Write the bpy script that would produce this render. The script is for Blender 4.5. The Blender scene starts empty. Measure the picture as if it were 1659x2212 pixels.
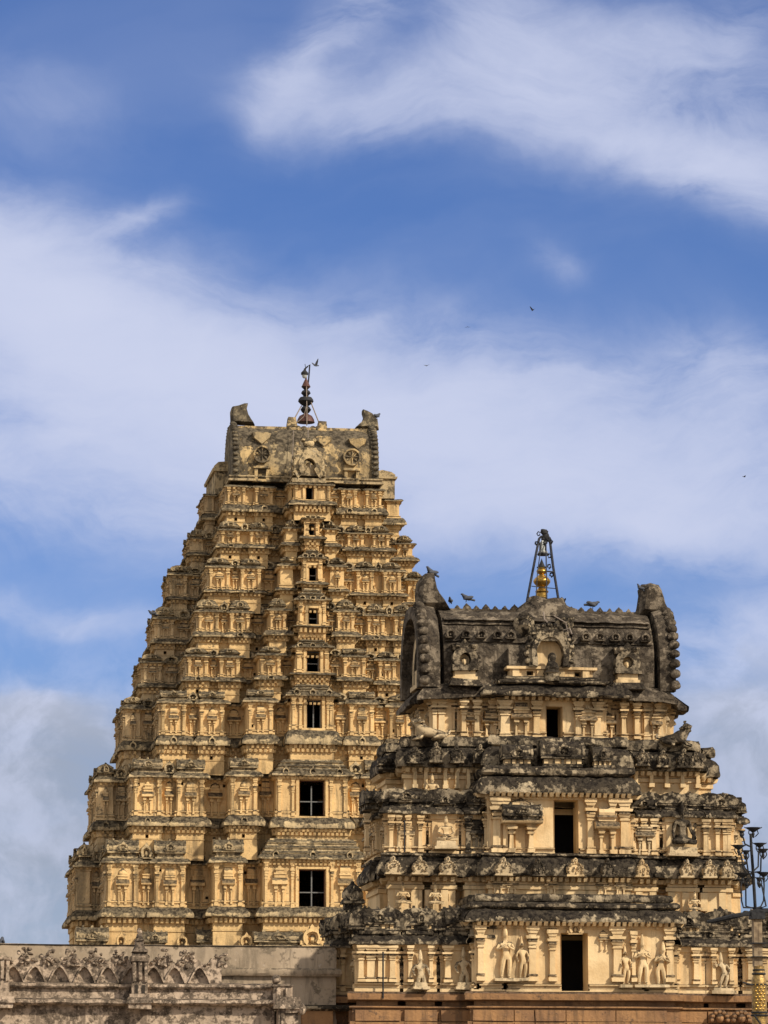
import bpy, math, random
from mathutils import Vector, Matrix, noise
random.seed(7)
C = bpy.context.scene
col = C.collection
R_ = math.radians

# ------------------------------------------------------------------ camera
F_PX = 7500.0                      # focal length in units of a 1659x2212 picture
YAW = R_(8.53); PITCH = R_(10.38)
EYE = Vector((0, 0, 1.6))
cam = bpy.data.cameras.new('camera'); co = bpy.data.objects.new('camera', cam); col.objects.link(co)
co.location = EYE
co.rotation_euler = (math.pi/2 + PITCH, 0, -YAW)
cam.sensor_fit = 'VERTICAL'; cam.sensor_height = 36; cam.lens = 36*F_PX/2212
cam.clip_start = 0.5; cam.clip_end = 6000
C.camera = co
VF = Vector((math.sin(YAW)*math.cos(PITCH), math.cos(YAW)*math.cos(PITCH), math.sin(PITCH)))
VR = Vector((math.cos(YAW), -math.sin(YAW), 0))
VU = VR.cross(VF)
def P(u, v, Y):                    # measured picture point -> world point on the facade plane y = Y
    d = VF*F_PX + VR*(u-829.5) - VU*(v-1106)
    return EYE + d*(Y/d.y)
def px(u, Y, v=1500): return P(u, v, Y).x
def pz(v, Y, u=900): return P(u, v, Y).z

# ------------------------------------------------------------------ sun, sky, exposure
SUN_AZ = R_(46); SUN_EL = R_(37)   # azimuth to the right of the facade normal (facades face -Y)
ts = Vector((math.sin(SUN_AZ)*math.cos(SUN_EL), -math.cos(SUN_AZ)*math.cos(SUN_EL), math.sin(SUN_EL)))
sl = bpy.data.lights.new('sun', 'SUN'); sl.energy = 4.4; sl.angle = R_(2.5); sl.color = (1.0, 0.90, 0.75)
so = bpy.data.objects.new('sun', sl); col.objects.link(so)
so.rotation_euler = ts.to_track_quat('Z', 'Y').to_euler()
C.view_settings.view_transform = 'Standard'; C.view_settings.look = 'None'
C.view_settings.exposure = 0.0; C.view_settings.gamma = 1.0

class NT:
    def __init__(s, nt): s.nt = nt
    def n(s, t, **k):
        o = s.nt.nodes.new(t)
        for a, b in k.items(): setattr(o, a, b)
        return o
    def set(s, sock, v):
        if isinstance(v, (int, float, tuple, list)): sock.default_value = v
        else: s.nt.links.new(v, sock)
    def m(s, op, a, b=0.0, c=0.0):
        o = s.n('ShaderNodeMath', operation=op)
        s.set(o.inputs[0], a); s.set(o.inputs[1], b); s.set(o.inputs[2], c)
        return o.outputs[0]
    def vm(s, op, a, b):
        o = s.n('ShaderNodeVectorMath', operation=op); s.set(o.inputs[0], a); s.set(o.inputs[1], b)
        return o.outputs[0]
    def noise(s, vec, scale, detail=4, rough=.55, dist=0.0):
        o = s.n('ShaderNodeTexNoise'); s.set(o.inputs['Vector'], vec)
        o.inputs['Scale'].default_value = scale; o.inputs['Detail'].default_value = detail
        o.inputs['Roughness'].default_value = rough; o.inputs['Distortion'].default_value = dist
        return o.outputs[0]
    def mr(s, v, a, b, c=0.0, d=1.0, smooth=True):
        o = s.n('ShaderNodeMapRange'); o.interpolation_type = 'SMOOTHSTEP' if smooth else 'LINEAR'
        s.set(o.inputs[0], v)
        for i, x in enumerate((a, b, c, d)): s.set(o.inputs[1+i], x)
        return o.outputs[0]
    def mix(s, f, a, b):
        o = s.n('ShaderNodeMix', data_type='RGBA')
        s.set(o.inputs[0], f); s.set(o.inputs[6], a); s.set(o.inputs[7], b)
        return o.outputs[2]

def c4(c): return (c[0], c[1], c[2], 1.0)
world = bpy.data.worlds.new('World'); C.world = world; world.use_nodes = True
W = NT(world.node_tree); bg = world.node_tree.nodes['Background']
sky = W.n('ShaderNodeTexSky', sky_type='NISHITA'); sky.sun_disc = False
sky.sun_elevation = SUN_EL; sky.sun_rotation = math.atan2(ts.x, ts.y)
sky.air_density = 1.0; sky.dust_density = 0.3; sky.ozone_density = 2.5
tc = W.n('ShaderNodeTexCoord'); dirv = tc.outputs['Generated']
sp = W.n('ShaderNodeSeparateXYZ'); W.set(sp.inputs[0], dirv)
az = W.m('ARCTAN2', sp.outputs[0], sp.outputs[1]); el = W.m('ARCSINE', sp.outputs[2])
cb = W.n('ShaderNodeCombineXYZ'); W.set(cb.inputs[0], az); W.set(cb.inputs[1], el)
ae = cb.outputs[0]                          # azimuth/elevation of the view of the sky
wn = W.n('ShaderNodeTexNoise'); W.set(wn.inputs['Vector'], ae); wn.inputs['Scale'].default_value = 11
wn.inputs['Detail'].default_value = 6; wn.inputs['Roughness'].default_value = .55
w1 = W.vm('SUBTRACT', wn.outputs['Color'], (.5, .5, .5))
sc_ = W.n('ShaderNodeVectorMath', operation='SCALE'); W.set(sc_.inputs[0], w1); sc_.inputs[3].default_value = .042
aew = W.vm('ADD', ae, sc_.outputs[0])
sw = W.n('ShaderNodeSeparateXYZ'); W.set(sw.inputs[0], aew)
def azel(u, v):
    d = (VF*F_PX + VR*(u-829.5) - VU*(v-1106)).normalized()
    return math.atan2(d.x, d.y), math.asin(d.z)
# cloud banks: (u, v, radius along, radius across, tilt in degrees, density)
BANKS = [(755,55,130,50,-45,.40),(640,175,75,50,-30,.42),(860,225,180,55,8,.60),(1090,60,100,95,40,.42),(1340,80,200,75,5,.62),
 (1500,340,290,62,16,.85),(1230,235,190,60,15,.48),(1640,260,100,70,0,.55),(1600,20,60,50,0,.30),(60,230,160,60,10,.10),(255,447,85,18,-15,.45),
 (20,450,120,50,10,.45),(30,560,190,80,10,.85),(130,720,300,110,22,.85),(380,800,330,120,16,.8),(720,840,330,120,14,.85),
 (1080,930,330,115,18,.85),(1480,1060,280,110,14,.75),(150,980,380,110,0,.65),(620,1050,320,110,0,.55),(1580,840,150,80,10,.5),
 (1500,1170,280,40,9,.6),(1640,1400,160,70,0,.8),(40,1530,110,28,-8,.9),(150,1560,120,30,12,.9),(60,1620,240,60,4,.9),(30,1740,220,90,0,.7),(90,1920,260,110,0,.9),(1560,1535,80,34,0,.9),(1610,1590,150,80,0,.9),(1600,1740,200,110,0,.8),(90,1310,230,22,8,.3),(1210,570,45,30,30,.18)]
tot = None
rad = 1/F_PX
for (u, v, ra, rb, t, amp) in BANKS:
    a0, e0 = azel(u, v)
    t = R_(-t); ct, st = math.cos(t), math.sin(t)
    dx = W.m('SUBTRACT', sw.outputs[0], a0); dy = W.m('SUBTRACT', sw.outputs[1], e0)
    A = 1/(ra*rad*1.3); B = 1/(rb*rad*1.3)
    p = W.m('MULTIPLY_ADD', dx, ct*A, W.m('MULTIPLY', dy, st*A))
    q = W.m('MULTIPLY_ADD', dx, -st*B, W.m('MULTIPLY', dy, ct*B))
    r2 = W.m('MULTIPLY_ADD', p, p, W.m('MULTIPLY', q, q))
    g = W.m('MULTIPLY', W.m('EXPONENT', W.m('MULTIPLY', r2, -1.0)), amp)
    tot = g if tot is None else W.m('ADD', tot, g)
map1 = W.n('ShaderNodeMapping'); W.set(map1.inputs[0], aew); map1.inputs['Rotation'].default_value = (0, 0, R_(18)); map1.inputs['Scale'].default_value = (1, 2.6, 1)
fine = W.noise(map1.outputs[0], 16, 10, .62, 1.0)
fine2 = W.noise(map1.outputs[0], 5, 5, .55, .8)
broad = W.noise(dirv, 2.2, 4, .5)
puff = W.noise(aew, 34, 8, .6, .3)
far_az = W.mr(W.m('ABSOLUTE', W.m('SUBTRACT', az, YAW)), .16, .45)
outside = W.m('MULTIPLY', W.m('MAXIMUM', far_az, W.mr(el, .36, .6)), W.mr(broad, .38, .58, .25, 1))
map2 = W.n('ShaderNodeMapping'); W.set(map2.inputs[0], aew); map2.inputs['Rotation'].default_value = (0, 0, R_(-35)); map2.inputs['Scale'].default_value = (1, 2.0, 1); map2.inputs['Location'].default_value = (3, 1, 0)
wisp = W.noise(map2.outputs[0], 30, 10, .62, .6)
edge = W.m('MINIMUM', W.m('MULTIPLY', tot, 2.2), 1.0)
brk = W.m('MULTIPLY', edge, W.m('ADD', W.mr(fine, .28, .72, -.33, .33, False), W.mr(wisp, .3, .7, -.16, .16, False)))
dens = W.m('MAXIMUM', W.m('ADD', tot, brk), 0.0)
dens = W.m('ADD', dens, W.m('MULTIPLY', W.mr(el, .17, .06, 0, 1), W.mr(puff, .38, .66, .05, .75)))
dens = W.m('MULTIPLY', dens, W.mr(fine2, .25, .75, .75, 1.22, False))
dens = W.m('ADD', dens, W.mr(fine2, .35, .8, .0, .10))
dens = W.m('MAXIMUM', dens, W.m('MULTIPLY', outside, 2.0))
mask = W.m('SUBTRACT', 1.0, W.m('EXPONENT', W.m('MULTIPLY', dens, -1.55)))
cloud_hi = (.62, .665, .85, 1); cloud_lo = (.36, .40, .49, 1)
cloudc = W.mix(outside, W.mix(W.m('ADD', W.mr(el, .108, .155), W.mr(puff, .42, .68, 0, .6)), cloud_lo, cloud_hi), (.86, .80, .70, 1))
blue = W.n('ShaderNodeMix', data_type='RGBA', blend_type='MULTIPLY'); blue.inputs[0].default_value = 1
SKY_STR = .10
W.set(blue.inputs[6], sky.outputs[0]); blue.inputs[7].default_value = (.53, .68, 1.06, 1)
cs = W.n('ShaderNodeMix', data_type='RGBA', blend_type='MULTIPLY'); cs.inputs[0].default_value = 1
W.set(cs.inputs[6], cloudc); cs.inputs[7].default_value = (1/SKY_STR, 1/SKY_STR, 1/SKY_STR, 1)
W.set(bg.inputs[0], W.mix(mask, blue.outputs[2], cs.outputs[2])); bg.inputs[1].default_value = SKY_STR

# ------------------------------------------------------------------ materials
def new_mat(name):
    m = bpy.data.materials.new(name); m.use_nodes = True
    return m, NT(m.node_tree), m.node_tree.nodes['Principled BSDF']
def plaster(name, base, base2, dirt, dirt2, up=.8, amount=.25, scale=1.0, bump=.5, bdist=.03, streak=.3, pale=None, sscale=1.0):
    """lime plaster with lichen and rain dirt; up = lichen on surfaces that face up, amount = patches anywhere"""
    m, T, b = new_mat(name)
    g = T.n('ShaderNodeNewGeometry'); pos = g.outputs['Position']
    sn = T.n('ShaderNodeSeparateXYZ'); T.set(sn.inputs[0], g.outputs['Normal'])
    n1 = T.noise(pos, .9*scale, 5, .6)
    n2 = T.noise(pos, 3.2*scale, 7, .65)
    n3 = T.noise(pos, 11*scale, 5, .6)
    mp = T.n('ShaderNodeMapping'); T.set(mp.inputs[0], pos); mp.inputs['Scale'].default_value = (4.5*sscale, 4.5*sscale, .5*sscale)
    ns = T.noise(mp.outputs[0], 1.0, 6, .65)
    nr = T.noise(pos, .35*sscale, 3, .5)
    c = T.mix(T.mr(n1, .35, .68), c4(base), c4(base2))
    if pale: c = T.mix(T.mr(n3, .58, .7, 0, .75), c, c4(pale))
    upm = T.m('MULTIPLY', T.mr(sn.outputs[2], .12, .6), up)
    # patches: threshold of the mixed noise falls where amount rises
    mixn = T.m('MULTIPLY_ADD', n2, .62, T.m('MULTIPLY', n3, .38))
    a = T.m('ADD', upm, amount)
    th = T.m('SUBTRACT', .74, T.m('MULTIPLY', a, .46))
    msk = T.mr(T.m('SUBTRACT', mixn, th), -.035, .06)
    st = T.m('MULTIPLY', T.mr(ns, .47, .62, 0, streak), T.mr(nr, .38, .56, .15, 1))
    msk = T.m('MAXIMUM', msk, T.m('MULTIPLY', st, T.mr(n3, .36, .6, .55, 1)))
    dc = T.mix(T.mr(n3, .38, .62), c4(dirt), c4(dirt2))
    T.set(b.inputs['Base Color'], T.mix(msk, c, dc))
    b.inputs['Roughness'].default_value = .93
    b.inputs['Specular IOR Level'].default_value = .15
    bp = T.n('ShaderNodeBump'); bp.inputs['Strength'].default_value = bump; bp.inputs['Distance'].default_value = bdist
    h = T.m('MULTIPLY_ADD', T.noise(pos, 5*scale, 8, .7), 1.0, T.m('MULTIPLY', n3, .4))
    T.set(bp.inputs['Height'], h); T.set(b.inputs['Normal'], bp.outputs[0])
    return m
M = {}
M['far_wall'] = plaster('ochre_plaster', (.81,.56,.265), (.63,.425,.20), (.075,.056,.036), (.22,.16,.09), up=.85, amount=.32, scale=.6, bump=.7, bdist=.08, streak=.8, sscale=.5)
M['far_ledge'] = plaster('weathered_ochre_ledge', (.62,.47,.26), (.42,.32,.19), (.04,.032,.023), (.17,.135,.085), up=.42, amount=.50, scale=.55, bump=.9, bdist=.10, streak=.8, pale=(.62,.54,.40), sscale=.8)
M['far_roof'] = plaster('stained_ochre_roof', (.62,.44,.21), (.38,.30,.18), (.045,.036,.025), (.15,.12,.08), up=.3, amount=.55, scale=.4, bump=.8, bdist=.10, streak=.8, pale=(.42,.35,.27), sscale=.4)
M['far_dark'] = plaster('sooty_roof_trim', (.36,.29,.18), (.22,.18,.12), (.045,.037,.027), (.12,.10,.07), up=.3, amount=.6, scale=.6, bump=.8, bdist=.10, streak=.8, pale=(.38,.32,.24), sscale=.6)
M['near_wall'] = plaster('cream_plaster', (.83,.62,.35), (.66,.46,.235), (.05,.04,.028), (.25,.18,.105), up=1.0, amount=.20, scale=1.3, bump=.5, bdist=.035, streak=.65, sscale=.8)
M['near_ledge'] = plaster('black_lichen_stone', (.50,.40,.26), (.22,.175,.12), (.014,.011,.009), (.06,.048,.034), up=.20, amount=.57, scale=.85, bump=1.0, bdist=.08, streak=.95, pale=(.58,.48,.34), sscale=1.3)
M['near_roof'] = plaster('dark_roof_stone', (.28,.225,.16), (.15,.122,.09), (.024,.019,.015), (.085,.067,.048), up=.05, amount=.58, scale=.9, bump=1.0, bdist=.08, streak=.9, pale=(.32,.27,.20), sscale=1.2)
M['far_flank'] = plaster('grimy_shade_toned_plaster', (.72,.52,.28), (.56,.41,.23), (.075,.06,.042), (.22,.17,.105), up=.8, amount=.36, scale=.6, bump=.8, bdist=.08, streak=.75, sscale=.5)  # left flank: extra grime, plus some of its shade put into the colour
M['statue'] = plaster('worn_statue_plaster', (.70,.54,.33), (.52,.40,.24), (.04,.033,.024), (.20,.155,.10), up=.6, amount=.38, scale=1.7, bump=.6, bdist=.03, streak=.6, sscale=2)
M['sandstone'] = plaster('brown_sandstone', (.40,.22,.10), (.25,.14,.075), (.06,.04,.025), (.15,.095,.06), up=.6, amount=.34, scale=1.2, bump=.8, bdist=.04, streak=.7, sscale=1.2)
M['grey_wall'] = plaster('grey_stained_plaster', (.41,.32,.225), (.29,.225,.155), (.09,.072,.05), (.19,.15,.105), up=.2, amount=.40, scale=.9, bump=.5, bdist=.03, streak=.8, pale=(.46,.38,.30), sscale=.9)
M['pink_wall'] = plaster('beige_lime_plaster', (.60,.465,.34), (.43,.33,.24), (.055,.043,.032), (.19,.145,.105), up=.6, amount=.54, scale=1.5, bump=.8, bdist=.035, streak=.9, pale=(.62,.52,.42), sscale=1.6)
M['hollow_shade'] = plaster('painted_dark_interior', (.05,.04,.03), (.04,.035,.03), (.02,.02,.02), (.03,.03,.03))  # darkness of unlit openings put into the colour
def metal(name, colr, rough=.5, metallic=.8, colr2=None, bump=.2, sc=30):
    m, T, b = new_mat(name)
    g = T.n('ShaderNodeNewGeometry'); n = T.noise(g.outputs['Position'], sc, 5, .6)
    T.set(b.inputs['Base Color'], T.mix(T.mr(n, .4, .65), c4(colr), c4(colr2 or tuple(x*.55 for x in colr))))
    b.inputs['Metallic'].default_value = metallic
    T.set(b.inputs['Roughness'], T.mr(n, .3, .7, rough-.1, rough+.15))
    bp = T.n('ShaderNodeBump'); bp.inputs['Strength'].default_value = bump; bp.inputs['Distance'].default_value = .01
    T.set(bp.inputs['Height'], n); T.set(b.inputs['Normal'], bp.outputs[0])
    return m
M['iron'] = metal('black_iron', (.013,.013,.015), .75, .0)
M['blue_iron'] = metal('blue_black_paint', (.012,.014,.026), .7, .0)
M['gold'] = metal('worn_gilt_brass', (.52,.32,.08), .33, .9, (.30,.17,.04), .4)
M['rust'] = metal('red_brown_copper', (.12,.045,.032), .6, .3, (.05,.025,.022))
M['glass'] = metal('milky_lamp_glass', (.55,.56,.52), .3, 0, (.35,.36,.33), .1)
M['brass_skin'] = metal('embossed_brass_sheet', (.42,.27,.09), .48, .6, (.20,.13,.055), 1.0, 26)
M['wood'] = metal('greyed_post', (.30,.22,.13), .85, 0, (.17,.12,.075), .6, 14)
M['pigeon'] = metal('slate_feathers', (.035,.04,.055), .7, 0, (.07,.075,.09), .1, 60)
M['white_metal'] = metal('pale_bar', (.20,.20,.19), .6, .2)
M['cable'] = metal('pale_cable', (.30,.24,.19), .8, 0)
M['ground'] = plaster('courtyard_ground', (.30,.24,.17), (.24,.19,.14), (.16,.13,.1), (.2,.16,.12), amount=.2, scale=.5)

# ------------------------------------------------------------------ mesh kit
def nz(x, y, z, s=1.0): return noise.noise(Vector((x*s, y*s, z*s)))
class MB:
    def __init__(s): s.v = []; s.f = []
    def add(s, vs, fs):
        o = len(s.v); s.v += vs; s.f += [tuple(i+o for i in f) for f in fs]
    def box(s, x0, x1, y0, y1, z0, z1, tx=0, ty=0):
        """tx, ty: how far the top is drawn in (negative flares out)"""
        s.add([(x0,y0,z0),(x1,y0,z0),(x1,y1,z0),(x0,y1,z0),(x0+tx,y0+ty,z1),(x1-tx,y0+ty,z1),(x1-tx,y1-ty,z1),(x0+tx,y1-ty,z1)],
              [(0,3,2,1),(4,5,6,7),(0,1,5,4),(1,2,6,5),(2,3,7,6),(3,0,4,7)])
    def ext_x(s, pts, x0, x1, n=1):     # closed (y,z) outline extruded along x
        k = len(pts); vs = []; fs = []
        for j in range(n+1):
            x = x0+(x1-x0)*j/n; vs += [(x, a, b) for a, b in pts]
        for j in range(n):
            for i in range(k):
                a = j*k+i; b = j*k+(i+1) % k; fs.append((a, b, b+k, a+k))
        fs.append(tuple(range(k))[::-1]); fs.append(tuple(range(n*k, n*k+k)))
        s.add(vs, fs)
    def ext_y(s, pts, y0, y1, n=1, tap=1.0):     # closed (x,z) outline extruded along y
        k = len(pts); vs = []; fs = []
        cx = sum(p[0] for p in pts)/k; cz = sum(p[1] for p in pts)/k
        for j in range(n+1):
            t = j/n; y = y0+(y1-y0)*t; q = 1-(1-tap)*abs(2*t-1)**2
            vs += [(cx+(a-cx)*q, y, cz+(b-cz)*q) for a, b in pts]
        for j in range(n):
            for i in range(k):
                a = j*k+i; b = j*k+(i+1) % k; fs.append((a, b, b+k, a+k))
        fs.append(tuple(range(k))[::-1]); fs.append(tuple(range(n*k, n*k+k)))
        s.add(vs, fs)
    def ring_y(s, outer, inner, y0, y1, closed=False):   # band between two (x,z) curves, thick in y
        k = len(outer); vs = []
        for y in (y0, y1):
            vs += [(a, y, b) for a, b in outer]; vs += [(a, y, b) for a, b in inner]
        fs = []
        for i in range(k if closed else k-1):
            j = (i+1) % k
            fs += [(i, j, k+j, k+i), (2*k+i, 3*k+i, 3*k+j, 2*k+j), (i, 2*k+i, 2*k+j, j), (k+i, k+j, 3*k+j, 3*k+i)]
        if not closed:
            for i in (0, k-1): fs.append((i, k+i, 3*k+i, 2*k+i))
        s.add(vs, fs)
    def lathe(s, prof, cx, cy, cz, n=16, sx=1, sy=1):
        vs = []; fs = []
        for r, z in prof:
            for i in range(n):
                a = 2*math.pi*i/n; vs.append((cx+r*sx*math.cos(a), cy+r*sy*math.sin(a), cz+z))
        for j in range(len(prof)-1):
            for i in range(n):
                a = j*n+i; b = j*n+(i+1) % n; fs.append((a, b, b+n, a+n))
        fs.append(tuple(range(n))[::-1]); fs.append(tuple(range((len(prof)-1)*n, len(prof)*n)))
        s.add(vs, fs)
    def ell(s, c, r, n=10, m=7, rot=None):
        vs = []; fs = []
        for j in range(m+1):
            ph = -math.pi/2+math.pi*j/m
            for i in range(n):
                a = 2*math.pi*i/n
                w = Vector((r[0]*math.cos(ph)*math.cos(a), r[1]*math.cos(ph)*math.sin(a), r[2]*math.sin(ph)))
                if rot: w = rot @ w
                vs.append(tuple(Vector(c)+w))
        for j in range(m):
            for i in range(n):
                a = j*n+i; b = j*n+(i+1) % n; fs.append((a, b, b+n, a+n))
        s.add(vs, fs)
    def tube(s, pts, r, n=6):
        pts = [Vector(p) for p in pts]; vs = []; fs = []; k = len(pts)
        rr = r if isinstance(r, (list, tuple)) else [r]*k
        for i, p in enumerate(pts):
            d = (pts[min(i+1, k-1)]-pts[max(i-1, 0)]).normalized()
            a = d.cross(Vector((0, 1, 0.01)));
            if a.length < .1: a = d.cross(Vector((1, 0, 0)))
            a.normalize(); b = d.cross(a)
            for j in range(n):
                t = 2*math.pi*j/n; vs.append(tuple(p+(a*math.cos(t)+b*math.sin(t))*rr[i]))
        for i in range(k-1):
            for j in range(n):
                a = i*n+j; b = i*n+(j+1) % n; fs.append((a, b, b+n, a+n))
        fs.append(tuple(range(n))[::-1]); fs.append(tuple(range((k-1)*n, k*n)))
        s.add(vs, fs)
    def sweep(s, plan, prof, seg=.5, amp=0.0, fr=1.5, holes=(), closed=True, skip=(), blk=0, bamp=.04):
        """run a moulding profile (offset, z) round a plan; holes = (edge, a0, a1, z0, z1, depth) cut an opening with jambs"""
        n = len(plan); dirs = []
        E = n if closed else n-1
        for i in range(E):
            a = Vector(plan[i]); b = Vector(plan[(i+1) % n]); dirs.append((b-a).normalized())
        def nrm(d): return Vector((d.y, -d.x))
        mit = []
        for i in range(n):
            if closed: n0 = nrm(dirs[i-1]); n1 = nrm(dirs[i])
            else: n0 = nrm(dirs[max(i-1, 0)]); n1 = nrm(dirs[min(i, E-1)])
            m = n0+n1; m = m/max(.3, m.dot(n1)) if m.length > .01 else n1
            mit.append(m)
        zs = list(prof)
        for h in holes:                       # rows at the opening's sill and head
            for hz in (h[3], h[4]):
                for k in range(len(zs)-1):
                    (o0, z0), (o1, z1) = zs[k], zs[k+1]
                    if z0+1e-4 < hz < z1-1e-4:
                        t = (hz-z0)/(z1-z0); zs.insert(k+1, (o0+(o1-o0)*t, hz)); break
        for i in range(E):
            if i in skip: continue
            a = Vector(plan[i]); b = Vector(plan[(i+1) % n]); L = (b-a).length; d = dirs[i]; nn = nrm(d)
            m0 = mit[i]; m1 = mit[(i+1) % n]
            ss = {0.0, L}; hh = [h for h in holes if h[0] == i]
            for h in hh: ss |= {h[1], h[2]}
            ss = sorted(ss); cols = []
            for k in range(len(ss)-1):
                c = max(1, int(round((ss[k+1]-ss[k])/seg)))
                cols += [ss[k]+(ss[k+1]-ss[k])*j/c for j in range(c)]
            cols.append(L)
            vs = []; fs = []; nc = len(cols)
            for (off, z) in zs:
                for sv in cols:
                    t = sv/L
                    if blk and off > .05:
                        bi = math.floor((sv+7.3*a.x)/blk+.25*nz(a.x, a.y, zs[0][1])); hsh = math.sin(bi*12.9+a.y*3+zs[0][1]*7)*43758.5; hsh -= math.floor(hsh)
                        p = a.lerp(b, t)+(m0.lerp(m1, t))*(off+(hsh-.5)*2*bamp)
                    else: p = a.lerp(b, t)+(m0.lerp(m1, t))*off
                    x, y = p
                    if amp:
                        q = nz(x*fr, y*fr, z*fr*1.3)+.5*nz(x*fr*2.7+9, y*fr*2.7, z*fr*2.7)
                        q2 = nz(x*fr+31, y*fr, z*fr)
                        x += nn.x*q*amp; y += nn.y*q*amp; z2 = z+q2*amp*.7
                        if t in (0.0, 1.0): x, y = p.x+(m0 if t == 0 else m1).x*nz(p.x*fr, p.y*fr, z*fr)*amp, p.y+(m0 if t == 0 else m1).y*nz(p.x*fr, p.y*fr, z*fr)*amp
                    else: z2 = z
                    vs.append((x, y, z2))
            for r in range(len(zs)-1):
                zm = (zs[r][1]+zs[r+1][1])/2
                for k in range(nc-1):
                    sm = (cols[k]+cols[k+1])/2
                    if any(h[1] < sm < h[2] and h[3] < zm < h[4] for h in hh): continue
                    q = r*nc+k; fs.append((q, q+1, q+nc+1, q+nc))
            s.add(vs, fs)
            for h in hh:
                A = a+d*h[1]; B = a+d*h[2]; I = -nn*h[5]; F0 = nn*.03; z0, z1 = h[3]-.005, h[4]+.005
                q = [(A+F0), (B+F0), (B+I), (A+I)]
                vs = [(p.x, p.y, z0) for p in q]+[(p.x, p.y, z1) for p in q]
                s.add(vs, [(0,1,2,3), (7,6,5,4), (0,3,7,4), (1,5,6,2)])
    def cap(s, plan, z):
        s.add([(p[0], p[1], z) for p in plan], [tuple(range(len(plan)))])
    def jit(s, a, fr=3.0):
        s.v = [(x+a*nz(x*fr, y*fr, z*fr), y+a*nz(x*fr+7, y*fr, z*fr), z+a*nz(x*fr, y*fr+5, z*fr)) for x, y, z in s.v]
        return s
    def mesh(s, name, mat, org=(0, 0, 0), ang=38):
        me = bpy.data.meshes.new(name)
        me.from_pydata([(x-org[0], y-org[1], z-org[2]) for x, y, z in s.v], [], s.f); me.validate()
        me.materials.append(mat); me.polygons.foreach_set('use_smooth', [True]*len(me.polygons))
        me.set_sharp_from_angle(angle=R_(ang)); return me
    def build(s, name, mat, parent=None, org=(0, 0, 0), ang=38):
        o = bpy.data.objects.new(name, s.mesh(name, mat, org, ang)); col.objects.link(o)
        if parent: o.parent = parent
        return o
def tag(o, label=None, cat=None, group=None, kind=None):
    if label: o['label'] = label
    if cat: o['category'] = cat
    if group: o['group'] = group
    if kind: o['kind'] = kind
    return o
def empty(name, loc, label=None, cat=None, group=None):
    o = bpy.data.objects.new(name, None); col.objects.link(o); o.location = loc; o.empty_display_size = .5
    return tag(o, label, cat, group)
def wide(pl, g): 
    out = []; n = len(pl)
    for i in range(n):
        a, b, c = Vector(pl[i-1]), Vector(pl[i]), Vector(pl[(i+1) % n]); d0 = (b-a).normalized(); d1 = (c-b).normalized()
        n0 = Vector((d0.y, -d0.x)); n1 = Vector((d1.y, -d1.x)); m = n0+n1; m = m/max(.3, m.dot(n1)); p = b+m*g; out.append((p.x, p.y))
    return out
class Root:                      # a thing being built: its empty and the origin its meshes are relative to
    def __init__(s, name, loc, label, cat, group=None):
        s.o = empty(name, loc, label, cat, group); s.org = Vector(loc); s.q = {}
    def build(s, mb, name, mat, parent=None, ang=38): return mb.build(name, M[mat], parent or s.o, s.org, ang)
    def put(s, name, tmpl, mat, loc, scale, rot=0.0, parent=None):
        s.q.setdefault(name, []).append((abs(scale[0]*scale[2]), tmpl, mat, Vector(loc), Vector(scale), rot, parent or s.o))
    def flush(s, limit=100):
        for name, L in s.q.items():
            L.sort(key=lambda t: -t[0])
            for (_, tmpl, mat, loc, sc, rot, par) in L[:limit]:
                me = tmesh(tmpl, mat)
                o = bpy.data.objects.new(name, me); col.objects.link(o); o.parent = par
                o.location = loc-s.org; o.scale = sc; o.rotation_euler = (0, 0, rot)
            rest = L[limit:]
            if rest:
                mb = MB(); mats = []; mi = []
                for (_, tmpl, mat, loc, sc, rot, par) in rest:
                    if mat not in mats: mats.append(mat)
                    cr, sr = math.cos(rot), math.sin(rot); vs = []
                    for x, y, z in TM[tmpl].v:
                        x *= sc.x; y *= sc.y; z *= sc.z
                        vs.append((loc.x+x*cr-y*sr, loc.y+x*sr+y*cr, loc.z+z))
                    mb.add(vs, TM[tmpl].f); mi += [mats.index(mat)]*len(TM[tmpl].f)
                o = s.build(mb, name, mats[0]); o['kind'] = 'stuff'
                for mt in mats[1:]: o.data.materials.append(M[mt])
                if len(mi) == len(o.data.polygons): o.data.polygons.foreach_set('material_index', mi)
        s.q = {}
TM = {}; _tc = {}
def tmesh(k, mat):
    if (k, mat) not in _tc: _tc[(k, mat)] = TM[k].mesh(k[0], M[mat])
    return _tc[(k, mat)]

# ---- unit carvings: x -.5..+.5, wall at y=0, out to y=-1, z 0..1
def t_pilaster(seed):
    m = MB(); rnd = random.Random(seed)
    def b(z0, z1, w, d, tx=0, ty=0): m.box(-w/2, w/2, -d, .25, z0, z1, tx, ty)
    b(0, .07, .95, .95); b(.07, .10, .75, .75); b(.10, .13, .9, .9, .05, .05)
    b(.13, .60, .62, .62, .02, .02); b(.60, .63, .78, .75); b(.63, .66, .6, .6)
    b(.66, .72, .72, .72, -.1, -.1); b(.72, .77, .92, .92, .12, .12); b(.77, .82, 1.15, 1.05, -.03, 0)
    b(.82, .87, .62, .62, -.05, 0); b(.87, .93, .78, .8, -.18, -.05); b(.93, 1.0, 1.2, .95)
    for (i, v) in enumerate(m.v): m.v[i] = (v[0]+rnd.uniform(-.035, .035), v[1]+rnd.uniform(-.05, .05), v[2]+rnd.uniform(-.005, .005))
    return m
def horseshoe(r, n=14, a0=-40, sy=1.15):
    return [(r*math.cos(R_(a0+(180-2*a0)*i/n)), r*sy*math.sin(R_(a0+(180-2*a0)*i/n))) for i in range(n+1)]
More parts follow.
